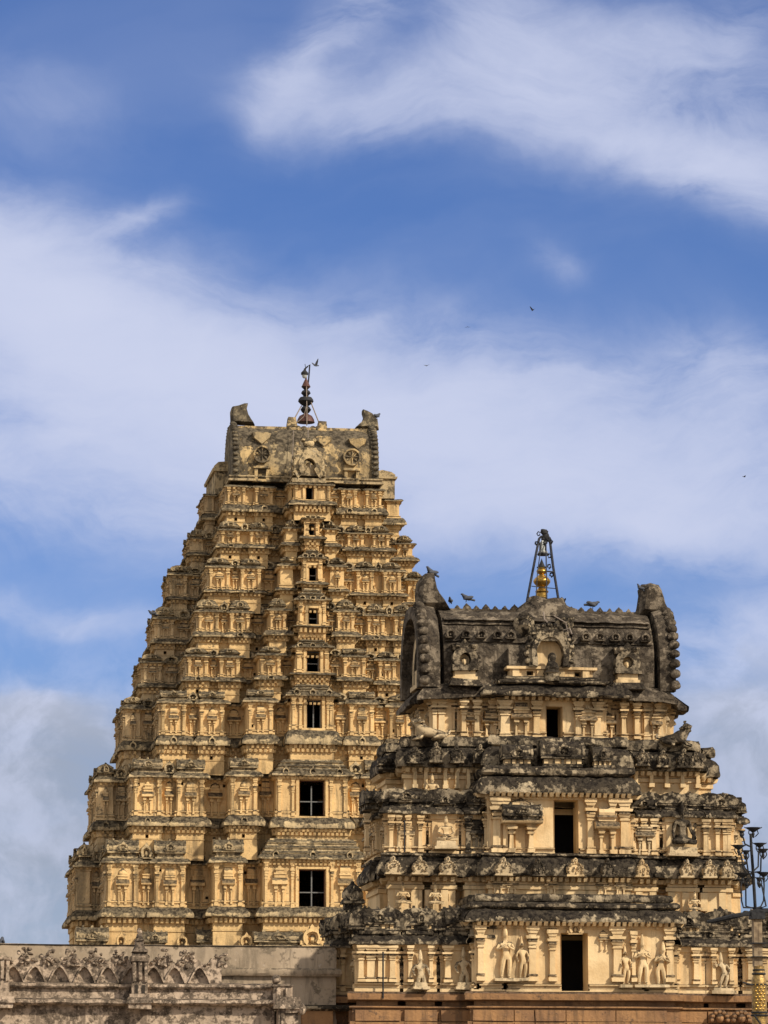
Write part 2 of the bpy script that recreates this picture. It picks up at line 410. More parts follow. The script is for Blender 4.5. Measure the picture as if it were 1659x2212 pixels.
def t_kudu(seed):
    m = MB(); rnd = random.Random(seed)
    o = horseshoe(.46, a0=-50, sy=.95); i = horseshoe(.30, a0=-50, sy=.95)
    m.ring_y([(x, z+.42) for x, z in o], [(x, z+.42) for x, z in i], -1, .2)
    m.ring_y([(x*.72, z*.72+.42) for x, z in o], [(x*.7, z*.7+.42) for x, z in i], -.6, .2)
    m.box(-.5, .5, -.9, .2, 0, .1); m.box(-.30, .30, -.3, .2, .05, .75)
    m.ext_y([(-.16, .8), (.16, .8), (.1, .93), (0, 1.05), (-.1, .93)], -.95, .1)
    m.ell((0, -.45, .36), (.13, .3, .2), 6, 5)
    for sx in (-1, 1): m.box(sx*.48-.09, sx*.48+.09, -.8, .2, .1, .28)
    for (k, v) in enumerate(m.v): m.v[k] = (v[0]+rnd.uniform(-.02, .02), v[1]+rnd.uniform(-.05, .05), v[2]+rnd.uniform(-.02, .02))
    return m
def t_aedi(seed):
    """little wall shrine: two posts, curved eave, blind storey and cap"""
    m = MB(); rnd = random.Random(seed)
    for sx in (-1, 1):
        x = sx*.25
        m.box(x-.09, x+.09, -.6, .2, .0, .07); m.box(x-.06, x+.06, -.5, .2, .07, .34, .01)
        m.box(x-.085, x+.085, -.58, .2, .34, .38); m.box(x-.06, x+.06, -.5, .2, .38, .42); m.box(x-.12, x+.12, -.75, .2, .42, .47, -.02)
        m.box(x-.10, x+.10, -.6, .2, .47, .53, -.05)
    m.box(-.13, .13, -.15, .2, .03, .46)
    m.ext_x([(.2, .52), (-.98, .53), (-1.02, .57), (-.8, .64), (-.5, .68), (.2, .70)], -.52, .52)
    m.box(-.36, .36, -.6, .2, .69, .77); m.box(-.42, .42, -.75, .2, .77, .81, .03)
    if seed % 3 == 0:
        m.ext_x([(.2, .80), (-.62, .80), (-.72, .87), (-.6, .94), (-.2, 1.0), (.2, 1.0)], -.34, .34)
    elif seed % 3 == 1:
        m.lathe([(.30, 0), (.36, .05), (.30, .12), (.12, .18), (.05, .22)], 0, 0, .80, 8, 1, 1.6)
    else:
        m.box(-.26, .26, -.5, .2, .81, .88); m.box(-.32, .32, -.66, .2, .88, .92, .06); m.box(-.14, .14, -.4, .2, .92, 1.0, .05)
    for (k, v) in enumerate(m.v): m.v[k] = (v[0]+rnd.uniform(-.012, .012), v[1]+rnd.uniform(-.06, .06), v[2]+rnd.uniform(-.006, .006))
    return m
def barrel_outline(d=1.0, h=1.0, n=9):
    """(y,z) of a waggon roof, front at -d, bulging then curling to the ridge"""
    pts = []
    for i in range(n+1):
        t = i/n; a = R_(-22+112*t)
        pts.append((-d/2-d/2*math.cos(a)/math.cos(R_(-22))*1.0, h*(math.sin(a)-math.sin(R_(-22)))/(1-math.sin(R_(-22)))))
    back = [(-d-(y)+0.0, z) for y, z in reversed(pts[:-1])]
    return pts+back
def t_sala(seed, long=True):
    """miniature roofed shrine top: neck, eave, waggon vault, horseshoe window"""
    m = MB(); rnd = random.Random(seed)
    m.box(-.46, .46, -.95, 0, 0, .10); m.box(-.40, .40, -.85, -.1, .10, .27)
    for k in range(5): x = -.36+.18*k; m.box(x-.035, x+.035, -.9, -.05, .10, .27)
    m.box(-.50, .50, -1.05, .05, .27, .33, -.01, -.01); m.box(-.51, .51, -1.06, .06, .33, .42, .06, .08)
    if long:
        o = [(y*.95-.02, .40+z*.50) for y, z in barrel_outline()]
        m.ext_x(o, -.44, .44, 4)
        for sx in (-1, 1): m.ext_x([(y*1.06+.03, .38+(z-.4)*1.1) for y, z in [(a, b) for a, b in o]], sx*.47-.035, sx*.47+.035)
        for k in range(3): m.box(-.28+.28*k-.04, -.28+.28*k+.04, -.55, -.42, .88, 1.0, .02, .03)
    else:
        m.lathe([(.44, 0), (.50, .08), (.50, .2), (.42, .34), (.25, .45), (.10, .52), (.05, .60)], 0, -.5, .40, 10)
    k = TM[('kudu', 0)]; sc = .42 if long else .46
    m.add([(x*sc*.8, -1.0+y*.16, .36+z*sc) for x, y, z in k.v], k.f)
    for (i, v) in enumerate(m.v): m.v[i] = (v[0]+rnd.uniform(-.02, .02), v[1]+rnd.uniform(-.02, .02), v[2]+rnd.uniform(-.012, .012))
    return m
def t_plaque(seed):
    """carved horseshoe plaque: lumpy foliage round a filled arch, knob on top"""
    m = MB(); rnd = random.Random(seed+90)
    o = [(-.5, 0), (.5, 0), (.46, .12), (.34, .16), (.42, .34), (.40, .52), (.26, .68), (.12, .76), (.10, .9), (0, 1.0), (-.10, .9), (-.12, .76), (-.26, .68), (-.40, .52), (-.42, .34), (-.34, .16), (-.46, .12)]
    m.ext_y(o, -.8, .3, 2, .92)
    for q in range(13):
        a = R_(-30+20*q); m.ell((.36*math.cos(a)+rnd.uniform(-.03, .03), -.78, .38+.32*math.sin(a)), (.075, .16, .06), 6, 4)
    for q in range(5): m.ell((rnd.uniform(-.14, .14), -.8, rnd.uniform(.15, .55)), (.08, .16, .08), 6, 4)
    m.ell((0, -.75, .82), (.1, .15, .08), 6, 4)
    for (i, v) in enumerate(m.v): m.v[i] = (v[0]+rnd.uniform(-.02, .02), v[1]+rnd.uniform(-.04, .04), v[2]+rnd.uniform(-.012, .012))
    return m
for q in range(5): TM[('plaque', q)] = t_plaque(q)
for q in range(5):
    TM[('pilaster', q)] = t_pilaster(q); TM[('kudu', q)] = t_kudu(q); TM[('niche_shrine', q)] = t_aedi(q)
for q in range(5):
    TM[('roof_shrine', q)] = t_sala(q, True); TM[('dome_shrine', q)] = t_sala(q+20, False)
rq = random.Random(3)
def tk(k): return (k, rq.randrange(5))

def dentils(mb, plan, z0, z1, proud, pitch, skipback=None, rows=1):
    n = len(plan)
    for i in range(n):
        a = Vector(plan[i]); b = Vector(plan[(i+1) % n]); L = (b-a).length
        if L < pitch*1.5 or (skipback is not None and min(a.y, b.y) > skipback): continue
        d = (b-a).normalized(); nn = Vector((d.y, -d.x)); c = int(L/pitch)
        for r in range(rows):
            za = z0+(z1-z0)*r/rows; zb = za+(z1-z0)/rows*.8; pr = proud*(.55+.45*(r+1)/rows)
            for k in range(c):
                s0 = (k+.5+(.5 if r % 2 else 0)*.9)*L/c; w = pitch*.29
                if s0+w > L: continue
                p = a+d*(s0-w); q = a+d*(s0+w); o = nn*pr; i_ = -nn*.05
                vs = []
                for z in (za, zb):
                    for t in (p+i_, q+i_, q+o*(1 if z == zb else .75), p+o*(1 if z == zb else .75)): vs.append((t.x, t.y, z))
                mb.add(vs, [(0,1,2,3), (7,6,5,4), (3,2,6,7), (0,3,7,4), (2,1,5,6)])

def kapota(off, z0, z1, inset=.3):
    """rolled cornice between z0 (drip edge) and z1"""
    h = z1-z0
    return [(.0, z0+h*.10), (off*.6, z0+h*.02), (off*.97, z0), (off*1.03, z0+h*.10), (off*1.0, z0+h*.30), (off*.86, z0+h*.55), (off*.6, z0+h*.78), (off*.3, z0+h*.92), (-inset, z1)]

# ==================================================================== FAR TOWER
YC = 195.0
far = Root('gate_tower', (px(674.5, YC), YC+8, 0), 'tall yellow ochre gate tower with eight tapering storeys and a horned roof, farther back', 'temple tower')
#        aL   bL   cL  sideL  aR    bR   sideR   wb    wt    ht    dt    kb
FS = [(230, 461, 569, 150, 1090, 885, 1160, 1965, 1873, 1820, 1806, 1793),
      (288, 497, 598, 194, 1018, 850, 1085, 1770, 1689, 1646, 1636, 1619),
      (347, 535, 628.5, 253, 955, 808, 1010, 1597, 1530, 1500, 1494, 1482),
      (404, 561, 639, 291, 915, 790, 965, 1471, 1430, 1407, 1397, 1387),
      (428, 582, 645, 320, 890, 766, 936, 1374, 1334, 1303, 1297, 1291),
      (451, 606, 653, 361, 866, 743, 912, 1283, 1238, 1213, 1205, 1195),
      (477, 618, 660, 404, 841, 725, 890, 1185, 1158, 1134, 1124, 1117),
      (490, 628, 636, 436, 824, 713, 862, 1100, 1064, 1046, 1042, 1040)]
FW = [(646, 703, 1881, 1968), (647, 701, 1689, 1767), (663, 694, 1516, 1577), (663, 690, 1411, 1456), (667, 687, 1320, 1354), (668, 685, 1228, 1261), (664, 680, 1137, 1163), (661, 677, 1058, 1086)]
def far_planes(i): yc = YC+.35*i; return yc, yc+.5, yc+1.7, yc+4.8
def far_plan(i, shrink=0.0, rec=.38):
    aL, bL, cL, sL, aR, bR, sR = FS[i][:7]; sL += 18 if i < 5 else 10; vm = (FS[i][7]+FS[i][8])/2
    yc, yb, ya, ys = far_planes(i); rec = rec*(1-.05*i)
    X = lambda u, y: px(u, y, vm)
    xaL, xaR, xbL, xbR = X(aL, ya), X(aR, ya), X(bL, yb), X(bR, yb)
    xcL = X(cL, yc); xcR = 2*px(674.5, yc, vm)-xcL; xsL, xsR = X(sL, ys), X(sR, ys)
    pts = []; tags = []
    def add(x, y, t=None): pts.append((x, y)); tags.append(t)     # t describes the edge that starts here
    ymid = YC+9.5; d = ymid-ys
    # left side face, back to front
    add(xsL+.9, ymid+d+.4*0, 'side'); add(xsL+.9, ymid+d*.62, None); add(xsL, ymid+d*.62, 'side'); add(xsL, ymid-d*.1, None)
    add(xsL+rec, ymid-d*.1, 'srec'); add(xsL+rec, ymid-d*.4, None); add(xsL, ymid-d*.4, 'side'); add(xsL, ys, 'bay')
    w = xaL-xsL
    add(xsL+.48*w, ys, None); add(xsL+.48*w, ys+rec, 'rec'); add(xaL, ys+rec, 'side')
    def half(x0, x1, y, fr, y2):
        w = x1-x0
        f = [0]+fr+[1]
        for k in range(len(f)-1):
            t = 'bay' if k % 2 == 0 else 'rec'; yy = y if k % 2 == 0 else y+rec*(2.6 if k == len(f)-2 else 1)
            add(x0+f[k]*w, yy, t); add(x0+f[k+1]*w, yy, None)
    half(xaL, xbL, ya, [.30, .455, .75], yb)
    half(xbL, xcL, yb, [.6], yc)
    add(xcL, yc, 'centre'); add(xcR, yc, None)
    def halfr(x0, x1, y, fr):
        f = [0]+[1-a for a in reversed(fr)]+[1]; w = x1-x0; n = len(f)-1
        for k in range(n):
            isb = (n-1-k) % 2 == 0; yy = y if isb else y+rec
            add(x0+f[k]*w, yy, 'bay' if isb else 'rec'); add(x0+f[k+1]*w, yy, None)
    halfr(xcR, xbR, yb, [.6]); halfr(xbR, xaR, ya, [.30, .455, .75])
    w = xsR-xaR
    add(xaR, ys+rec, 'rec'); add(xsR-.48*w, ys+rec, None); add(xsR-.48*w, ys, 'bay'); add(xsR, ys, 'rside')
    add(xsR, ymid-d*.4, None); add(xsR-rec, ymid-d*.4, None); add(xsR-rec, ymid+d*.1, None); add(xsR, ymid+d*.1, None); add(xsR, ymid+d, None)
    # clean zero-length repeats
    P2 = []; T2 = []
    for p, t in zip(pts, tags):
        if P2 and (Vector(p)-Vector(P2[-1])).length < .02: T2[-1] = t or T2[-1]; continue
        P2.append(p); T2.append(t)
    return P2, T2
# centre bay levels: wall foot, wall top, roof top, frieze top / bracket foot, cornice foot, next foot
FC = [(1966, 1860, 1815, 1808, 1793, 1768), (1768, 1681, 1644, 1628, 1613, 1580), (1580, 1509, 1482, 1474, 1464, 1458), (1458, 1405, 1386, 1372, 1360, 1356),
      (1356, 1303, 1276, 1274, 1269, 1262), (1262, 1213, 1193, 1184, 1172, 1164), (1164, 1128, 1118, 1107, 1099, 1087), (1087, 1056, 1045, 0, 0, 0)]
plans = [far_plan(i) for i in range(8)]
def FL(tags): return tuple(range(tags.index('rec')+1+1))      # edges of the weathered, shade-toned left flank
YA0 = [far_planes(i)[2] for i in range(8)]
for i in range(8):
    plan, tags = plans[i]; yc, yb, ya, ys = far_planes(i)
    wb, wt, ht, dt, kb = FS[i][7:]
    Z = lambda v: pz(v, ya)
    zb, zt, zh = Z(wb), Z(wt), Z(ht); H = zt-zb
    ek = min(.34, H*.16)                              # eave thickness
    # ---- wall with base mouldings
    u0, u1, v0, v1 = FW[i]; ci = tags.index('centre')
    a = Vector(plan[ci]); x0, x1 = px(u0, yc, (v0+v1)/2), px(u1, yc, (v0+v1)/2)
    w0, w1 = max(pz(v1, yc), zb+.03), min(pz(v0, yc), zt-.10)
    cz0, cz1, cz2 = pz(FC[i][0], yc), pz(FC[i][1], yc), pz(FC[i][2], yc)
    w0, w1 = max(pz(v1, yc), cz0+.03), min(pz(v0, yc), cz1-.06)
    holes = []
    rr = random.Random(i*5+1)
    for e, t in enumerate(tags):                      # small square putlog holes
        if t in ('bay', 'rec', 'centre') and rr.random() < .75:
            L = (Vector(plan[(e+1) % len(plan)])-Vector(plan[e])).length
            if L < 1.0: continue
            s0 = (.12+.7*(rr.random() > .5)+.05*rr.random())*L; hz = zb+H*rr.choice((.22, .82, .80, .78)); sz = .065+.02*rr.random()
            if e == ci: continue
            holes.append((e, s0, s0+sz*2, hz, hz+sz*2, .3))
    prof = [(.10, zb-.02), (.10, zb+.05*H), (.04, zb+.065*H), (.03, zb+.09*H), (.09, zb+.10*H), (.09, zb+.13*H), (.0, zb+.15*H),
            (0, zb+.9*H), (.05, zb+.91*H), (.05, zb+.96*H), (.09, zb+.97*H), (.10, zt+.03)]
    mb = MB(); mb.sweep(plan, prof, seg=.8, amp=.035, fr=1.2, holes=holes, skip=(ci,)+FL(tags)); dentils(mb, plan, zt-.13, zt+.02, .2, .24, YC+7)
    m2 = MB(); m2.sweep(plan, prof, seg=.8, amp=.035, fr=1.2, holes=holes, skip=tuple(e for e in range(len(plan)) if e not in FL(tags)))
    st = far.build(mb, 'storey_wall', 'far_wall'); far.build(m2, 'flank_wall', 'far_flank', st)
    A, B = plan[ci], plan[(ci+1) % len(plan)]
    def crect(A, B, yc, g=-.02): return [(A[0]+g, yc+3), (A[0]+g, yc), (B[0]-g, yc), (B[0]-g, yc+3)]
    cr = crect(A, B, yc-.003); hc = cz1-cz0
    mb = MB(); mb.sweep(cr, [(.10, cz0-.3), (.10, cz0+.05*hc), (.04, cz0+.065*hc), (.09, cz0+.10*hc), (.09, cz0+.13*hc), (.0, cz0+.15*hc), (0, cz0+.93*hc), (.06, cz0+.94*hc), (.06, cz1+.04)],
        seg=.6, amp=.03, fr=1.2, closed=False, holes=[(1, x0-cr[1][0], x1-cr[1][0], w0, w1, .55)])
    dentils(mb, cr, cz1-.13, cz1+.02, .2, .24, YC+7); far.build(mb, 'centre_wall', 'far_wall', st)
    # ---- eave over the wall and terrace behind the little roofs
    mb = MB(); e = .30-.012*i
    mb.sweep(plan, kapota(e, zt, zt+ek), seg=.2, amp=.06, fr=2.1, blk=1.1, bamp=.05, skip=(ci,)); mb.cap(plan, zt+ek-.02)
    eave = far.build(mb, 'eave', 'far_ledge')
    mb = MB(); mb.sweep(cr, kapota(e+.04, cz1, cz1+ek), seg=.2, amp=.06, fr=2.1, blk=1.1, bamp=.05, closed=False); mb.cap(cr, cz1+ek-.02); far.build(mb, 'centre_eave', 'far_ledge', eave)
    # ---- openings
    win = MB(); t = .05
    for (xa, xb_) in ((x0-.02, x0+t), (x1-t, x1+.02)): win.box(xa, xb_, yc+.30, yc+.38, w0, w1)
    win.box(x0, x1, yc+.29, yc+.39, w1-t, w1+.02); win.box(x0, x1, yc+.29, yc+.39, w0-.02, w0+t)
    wo = far.build(win, 'window', 'rust' if i < 2 else 'white_metal')
    bars = MB(); xm = (x0+x1)/2; zm = w0+(w1-w0)*.42
    if i in (0, 1, 2): bars.box(xm-.035, xm+.035, yc+.31, yc+.36, w0, w1-.05-(.25 if i == 1 else 0))
    if i in (0, 1, 3, 4, 5): bars.box(x0, x1, yc+.32, yc+.37, zm-.03, zm+.03)
    if bars.v: far.build(bars, 'window_bar', 'white_metal', wo)
    jamb = MB()                                       # raised architrave round the opening
    fw = .16
    jamb.box(x0-fw-.04, x0-.04, yc-.10, yc+.1, w0, w1+fw); jamb.box(x1+.04, x1+fw+.04, yc-.10, yc+.1, w0, w1+fw); jamb.box(x0-.04, x1+.04, yc-.08, yc+.1, w1+.03, w1+fw-.01)
    far.build(jamb.jit(.02), 'window_surround', 'far_wall', wo)
    # ---- carvings on the wall
    for k, tg in enumerate(tags):
        A = Vector(plan[k]); B = Vector(plan[(k+1) % len(plan)]); L = (B-A).length; d = (B-A).normalized(); nn = Vector((d.y, -d.x))
        rot = math.atan2(d.y, d.x)
        if tg is None or L < .4: continue
        pw = .26-.012*i; hz0 = zb+.02; hh = H-.05
        def at(s, out=0): return (A+d*s+nn*out).to_3d()+Vector((0, 0, hz0))
        if tg == 'centre': hz0 = cz0+.02; hh = hc-.05
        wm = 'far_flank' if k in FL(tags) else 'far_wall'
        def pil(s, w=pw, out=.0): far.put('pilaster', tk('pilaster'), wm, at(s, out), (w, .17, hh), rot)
        def aed(s, w, f=.86, out=0): far.put('niche_shrine', tk('niche_shrine'), wm, at(s, out)+Vector((0, 0, .04*H)), (w, .26, hh*f), rot)
        if tg == 'bay':
            if L > .9: pil(pw*.6); pil(L-pw*.6)
            if L > 1.5: aed(L/2, min(.95*1.0, L*.42))
            elif L > .8: aed(L/2, L*.4)
        elif tg == 'rec':
            if L > .6: aed(L*.52, min(.8, L*.62), .92)
        elif tg == 'centre':
            pil(pw*.6); pil(L-pw*.6)
            l0 = x0-A.x; r0 = L-(x1-A.x)
            if i in (0, 1, 2, 3): pil(l0-.38, pw*.9); pil(L-r0+.38, pw*.9)
            if l0 > 1.4: aed(l0*.45, min(.9, l0*.42)); aed(L-r0*.45, min(.9, r0*.42))
        elif tg in ('side', 'srec'):
            n = max(1, int(L/1.1))
            for j in range(n+1):
                if L > .8: pil(pw*.6+(L-pw*1.2)*j/n)
            if L > 1.2:
                for j in range(n): aed((j+.5)*L/n, .55)
    # ---- roof shrines on the terrace (hara)
    hb = zt+ek-.06; hh = max(.3, zh-hb)
    for k, tg in enumerate(tags):
        if i == 7: break
        A = Vector(plan[k]); B = Vector(plan[(k+1) % len(plan)]); L = (B-A).length; d = (B-A).normalized(); nn = Vector((d.y, -d.x)); rot = math.atan2(d.y, d.x)
        mid = (A+B)/2
        if tg == 'bay' and L > .5:
            big = i in (0, 1, 2)
            far.put('roof_shrine', tk('roof_shrine' if L > 1.3 else 'dome_shrine'), 'far_ledge' , (mid-nn*.85).to_3d()+Vector((0, 0, hb)), (L*1.02, .95, hh*(1.06 if big else .95)), rot)
        elif tg == 'rec' and L > .4:
            far.put('horseshoe_gable', tk('kudu'), 'far_ledge', (mid+nn*.02).to_3d()+Vector((0, 0, hb)), (min(.8, L*.8), .35, hh*.8), rot)
        elif tg in ('side', 'srec') and L > 1:
            n = max(1, int(L/1.8))
            for j in range(n): far.put('roof_shrine', tk('roof_shrine'), 'far_ledge', (A+d*(j+.5)*L/n-nn*.85).to_3d()+Vector((0, 0, hb)), (L/n*.95, .9, hh), rot)
    if i < 7:
        bp2 = wide(plan, -.32 if i > 2 else -.6); hq = hh*(.96 if i > 2 else .72); mb = MB()
        pr_ = [(0, hb-.1)]
        for q in range(2):
            b0 = hb+hq*(.30+.42*q); pr_ += [(0, b0), (.13, b0+hq*.03), (.15, b0+hq*.12), (.05, b0+hq*.2), (0, b0+hq*.22)]
        pr_ += [(0, hb+hq), (-.3, hb+hq+.03)]
        mb.sweep(bp2, pr_, seg=.3, amp=.04, fr=2, skip=(ci,)); far.build(mb, 'parapet_band', 'far_ledge', eave)
    # centre: stepped roof layers
    A, B = plan[ci], plan[(ci+1) % len(plan)]
    if i < 7:
        mb = MB(); hb = cz1+ek-.06; hl = max(.15, cz2-hb); zh = cz2
        def rect(g): return [(A[0]+g, yc+3), (A[0]+g, yc+g*.5), (B[0]-g, yc+g*.5), (B[0]-g, yc+3)]
        base = rect(.12)
        for q in range(3):
            g = .05+.16*q; za = hb+hl*q/3
            mb.sweep(rect(g), [(0, za), (.12, za+.02), (.16, za+hl*.10), (.12, za+hl*.2), (.02, za+hl*.24), (0, za+hl/3+.01)], seg=.35, amp=.04, closed=False, fr=2)
        mb.cap(rect(.4), zh)
        far.build(mb, 'stepped_roof', 'far_ledge', eave)
        for q in range(3): 
            far.put('horseshoe_gable', tk('kudu'), 'far_ledge', Vector((A[0]+(B[0]-A[0])*(.12+.38*q), yc+.02, cz1+ek*.1)), (.42, .34, ek*1.5), 0)
    # ---- frieze, brackets and rolled cornice that carry the next storey
    if i < 7:
        np_, nt_ = plans[i+1]; ya2 = far_planes(i+1)[2]
        zd, zk, zn = pz(dt, ya2), pz(kb, ya2), pz(FS[i+1][7], ya2)
        mb = MB(); z_ = zt+ek-.1
        hl2 = []
        for e2, t2 in enumerate(nt_):
            if t2 in ('bay', 'rec', 'centre') and rr.random() < .5 and zd-z_ > .5:
                L = (Vector(np_[(e2+1) % len(np_)])-Vector(np_[e2])).length
                if L > 1: hl2.append((e2, L*.5-.08, L*.5+.08, zd-.30, zd-.13, .3))
        cn = nt_.index('centre')
        mb.sweep(np_, [(0, z_), (0, zd-.42), (.04, zd-.40), (.04, zd-.36), (0, zd-.34), (0, zd-.04), (.06, zd-.02), (.06, zk+.04)], seg=.8, amp=.03, holes=hl2, skip=(cn,)+FL(nt_))
        rows = 2 if i in (0, 1, 2, 3, 5) else 1
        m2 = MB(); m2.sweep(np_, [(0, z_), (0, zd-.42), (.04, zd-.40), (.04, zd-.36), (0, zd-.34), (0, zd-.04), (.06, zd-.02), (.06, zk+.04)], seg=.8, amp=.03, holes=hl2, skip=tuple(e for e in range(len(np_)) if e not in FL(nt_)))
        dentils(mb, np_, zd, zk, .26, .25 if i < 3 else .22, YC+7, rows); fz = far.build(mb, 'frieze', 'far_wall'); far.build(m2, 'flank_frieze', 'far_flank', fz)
        mb = MB(); mb.sweep(np_, kapota(.36, zk, zn+.01, .1), seg=.2, amp=.065, fr=2.1, blk=1.4, bamp=.05, skip=(cn,)); mb.cap(np_, zn-.03)
        kc = far.build(mb, 'rolled_cornice', 'far_ledge')
        yn = far_planes(i+1)[0]; c2 = crect(np_[cn], np_[(cn+1) % len(np_)], yn-.003)
        fd, fk, fn = pz(FC[i][3], yn), pz(FC[i][4], yn), pz(FC[i][5], yn)
        mb = MB(); mb.sweep(c2, [(0, cz1), (0, fd-.03), (.05, fd), (.05, fk+.04)], seg=.6, amp=.03, closed=False); dentils(mb, c2, fd, fk, .26, .25, YC+7, 2 if i in (0, 1, 2, 5) else 1); far.build(mb, 'centre_frieze', 'far_wall', fz)
        mb = MB(); mb.sweep(c2, kapota(.36, fk, fn+.01, .1), seg=.2, amp=.065, fr=2.1, blk=1.4, bamp=.05, closed=False); mb.cap(c2, fn-.03); far.build(mb, 'centre_cornice', 'far_ledge', kc)
        rr2 = random.Random(i+50)
        for k, tg in enumerate(nt_):
            if tg in ('bay',) :
                A2 = Vector(np_[k]); B2 = Vector(np_[(k+1) % len(np_)]); L = (B2-A2).length
                if L > .8 and rr2.random() < .6:
                    far.put('horseshoe_gable', tk('kudu'), 'far_ledge', ((A2+B2)/2).to_3d()+Vector((0, -.02, zk+.02)), (.42, .4, (zn-zk)*.9), 0)
# lowest visible band: cornice, brackets, frieze and the big roof shrines above the boundary wall
plan, tags = plans[0]; ya = YA0[0]
zk, zn, zd = pz(1988, ya), pz(1965, ya), pz(2000, ya)
mb = MB(); mb.sweep(plan, kapota(.42, zk, zn+.01, .1), seg=.2, amp=.07, fr=2, blk=1.6, bamp=.05); mb.cap(plan, zn-.03); far.build(mb, 'rolled_cornice', 'far_ledge')
mb = MB(); mb.sweep(plan, [(0, pz(2075, ya)), (0, zd-.5), (.05, zd-.47), (.05, zd-.42), (0, zd-.4), (0, zd-.03), (.07, zd), (.07, zk+.05)], seg=.8, amp=.03)
dentils(mb, plan, zd, zk, .28, .27, YC+7); fz = far.build(mb, 'frieze', 'far_wall')
zr = pz(2050, ya-.8)
bw = wide(plan, .9)
mb = MB(); mb.sweep(bw, kapota(.4, zr-.45, zr, .1), seg=.4, amp=.06); mb.cap(bw, zr-.02); far.build(mb, 'eave', 'far_ledge')
for (ua, ub, kind, vt) in [(165, 235, 'roof_shrine', 2003), (250, 272, 'horseshoe_gable', 2020), (308, 362, 'roof_shrine', 2012), (380, 405, 'horseshoe_gable', 2022), (425, 490, 'roof_shrine', 2006), (517, 545, 'horseshoe_gable', 2018), (549, 655, 'roof_shrine', 2010), (651, 695, 'horseshoe_gable', 2000), (700, 790, 'roof_shrine', 2010)]:
    yy = ya-.75 if ub < 500 else (YC-.5 if ua > 548 else ya-1.6)
    xa, xb = px(ua, yy, 2020), px(ub, yy, 2020)
    far.put(kind, tk({'horseshoe_gable': 'kudu'}.get(kind, kind)), 'far_ledge' if kind[0] == 'r' else 'far_wall', Vector(((xa+xb)/2, yy+(0 if kind[0] == 'h' else .9), zr-.03)), (xb-xa, .9 if kind[0] == 'r' else .4, pz(vt, yy)-zr), 0)
# granite base down to the ground
mb = MB(); bz = zr-.45
mb.sweep(wide(plan, .6), [(.9, 0), (.9, 1.2), (.5, 1.4), (.35, 2.0), (.6, 2.2), (.2, 2.6), (.1, bz*.5), (.35, bz*.52), (.35, bz*.56), (0, bz*.58), (0, bz+.05)], seg=2, amp=.05)
far.build(mb, 'stone_base', 'grey_wall')

# ---- the waggon roof with horned gables
yc, yb, ya, ys = far_planes(7); yr = ya+.15
xl, xr = px(503, yr, 980), px(817, yr, 980); z0, z1 = pz(1042, yr), pz(921, yr); D = 4.6; H = z1-z0
def vault(D, H, k=1.0, n=16):
    """front half goes up the -y side; slight bulge then curls to a broad ridge"""
    pts = []
    for i in range(n+1):
        t = i/n; a = R_(-14+104*t); y = -math.cos(a)**.8 if math.cos(a) > 0 else 0
        pts.append((y*D/2*k, H*((math.sin(a)-math.sin(R_(-14)))/(1-math.sin(R_(-14))))**.93*k))
    return pts+[(-y, z) for y, z in reversed(pts[:-1])]
def vault_mesh(mb, prof, x0, x1, yc, z0, n, amp, fr=1.6):
    vs = []; k = len(prof); fs = []
    for j in range(n+1):
        x = x0+(x1-x0)*j/n
        for (y, z) in prof:
            q = amp*(nz(x*fr, y*fr, z*fr)+.5*nz(x*fr*3, y*fr*3, z*fr*3)); L = math.hypot(y, z)+.01
            vs.append((x, yc+y*(1+q/L), z0+z*(1+q/L)))
    for j in range(n):
        for i in range(k-1):
            a = j*k+i; fs.append((a, a+k, a+k+1, a+1))
    fs.append(tuple(range(k))); fs.append(tuple(range(n*k, n*k+k))[::-1])
    mb.add(vs, fs)
ym = yr+D/2
mb = MB(); vault_mesh(mb, vault(D, H), xl+.2, xr-.2, ym, z0, 40, .05)
roof = far.build(mb, 'vaulted_roof', 'far_roof')
mb = MB(); mb.box(xl+.4, xr-.4, ym-.9, ym+.9, z1-.35, z1+.02)
for k in range(22):
    x = xl+.6+(xr-xl-1.2)*k/21; mb.box(x-.12, x+.12, ym-.98, ym-.7, z1-.42, z1-.2, .03, .03)
far.build(mb.jit(.05), 'ridge', 'far_roof', roof)
for s, xe in ((-1, xl), (1, xr)):
    mb = MB(); th = .42
    vault_mesh(mb, vault(D, H, 1.05), xe-.02 if s < 0 else xe-th+.02, xe+th-.02 if s < 0 else xe+.02, ym, z0-.02, 3, .04)
    pr = vault(D, H, 1.07)
    for q in range(1, 15):                    # lobes along the rim
        (y, z) = pr[q]; mb.ell((xe+(.16 if s < 0 else -.16), ym+y, z0+z), (.2, .13, .13), 8, 6)
        mb.ell((xe+(.16 if s < 0 else -.16), ym-y, z0+z), (.2, .13, .13), 6, 4)
    g = far.build(mb, 'gable_rim', 'far_dark', roof)
    # horn
    if s < 0: out = [(500, 925), (499, 900), (502, 888), (515, 886), (530, 879), (537.5, 880), (535, 892), (538, 905), (547, 919), (552, 927)]
    else: out = [(820, 928), (818, 906), (813, 902), (806, 893), (795, 888), (786, 885), (784, 888), (788, 900), (783, 914), (772, 922), (768, 928)]
    o2 = [(px(u, ym-.6, v), pz(v, ym-.6)+.0) for u, v in out]
    mb = MB(); mb.ext_y(o2, ym-.55, ym+.35, 6, .8)
    far.build(mb.jit(.04, 2.5), 'horn', 'far_dark', roof)
    for zz in (1.0, 1.5): pass
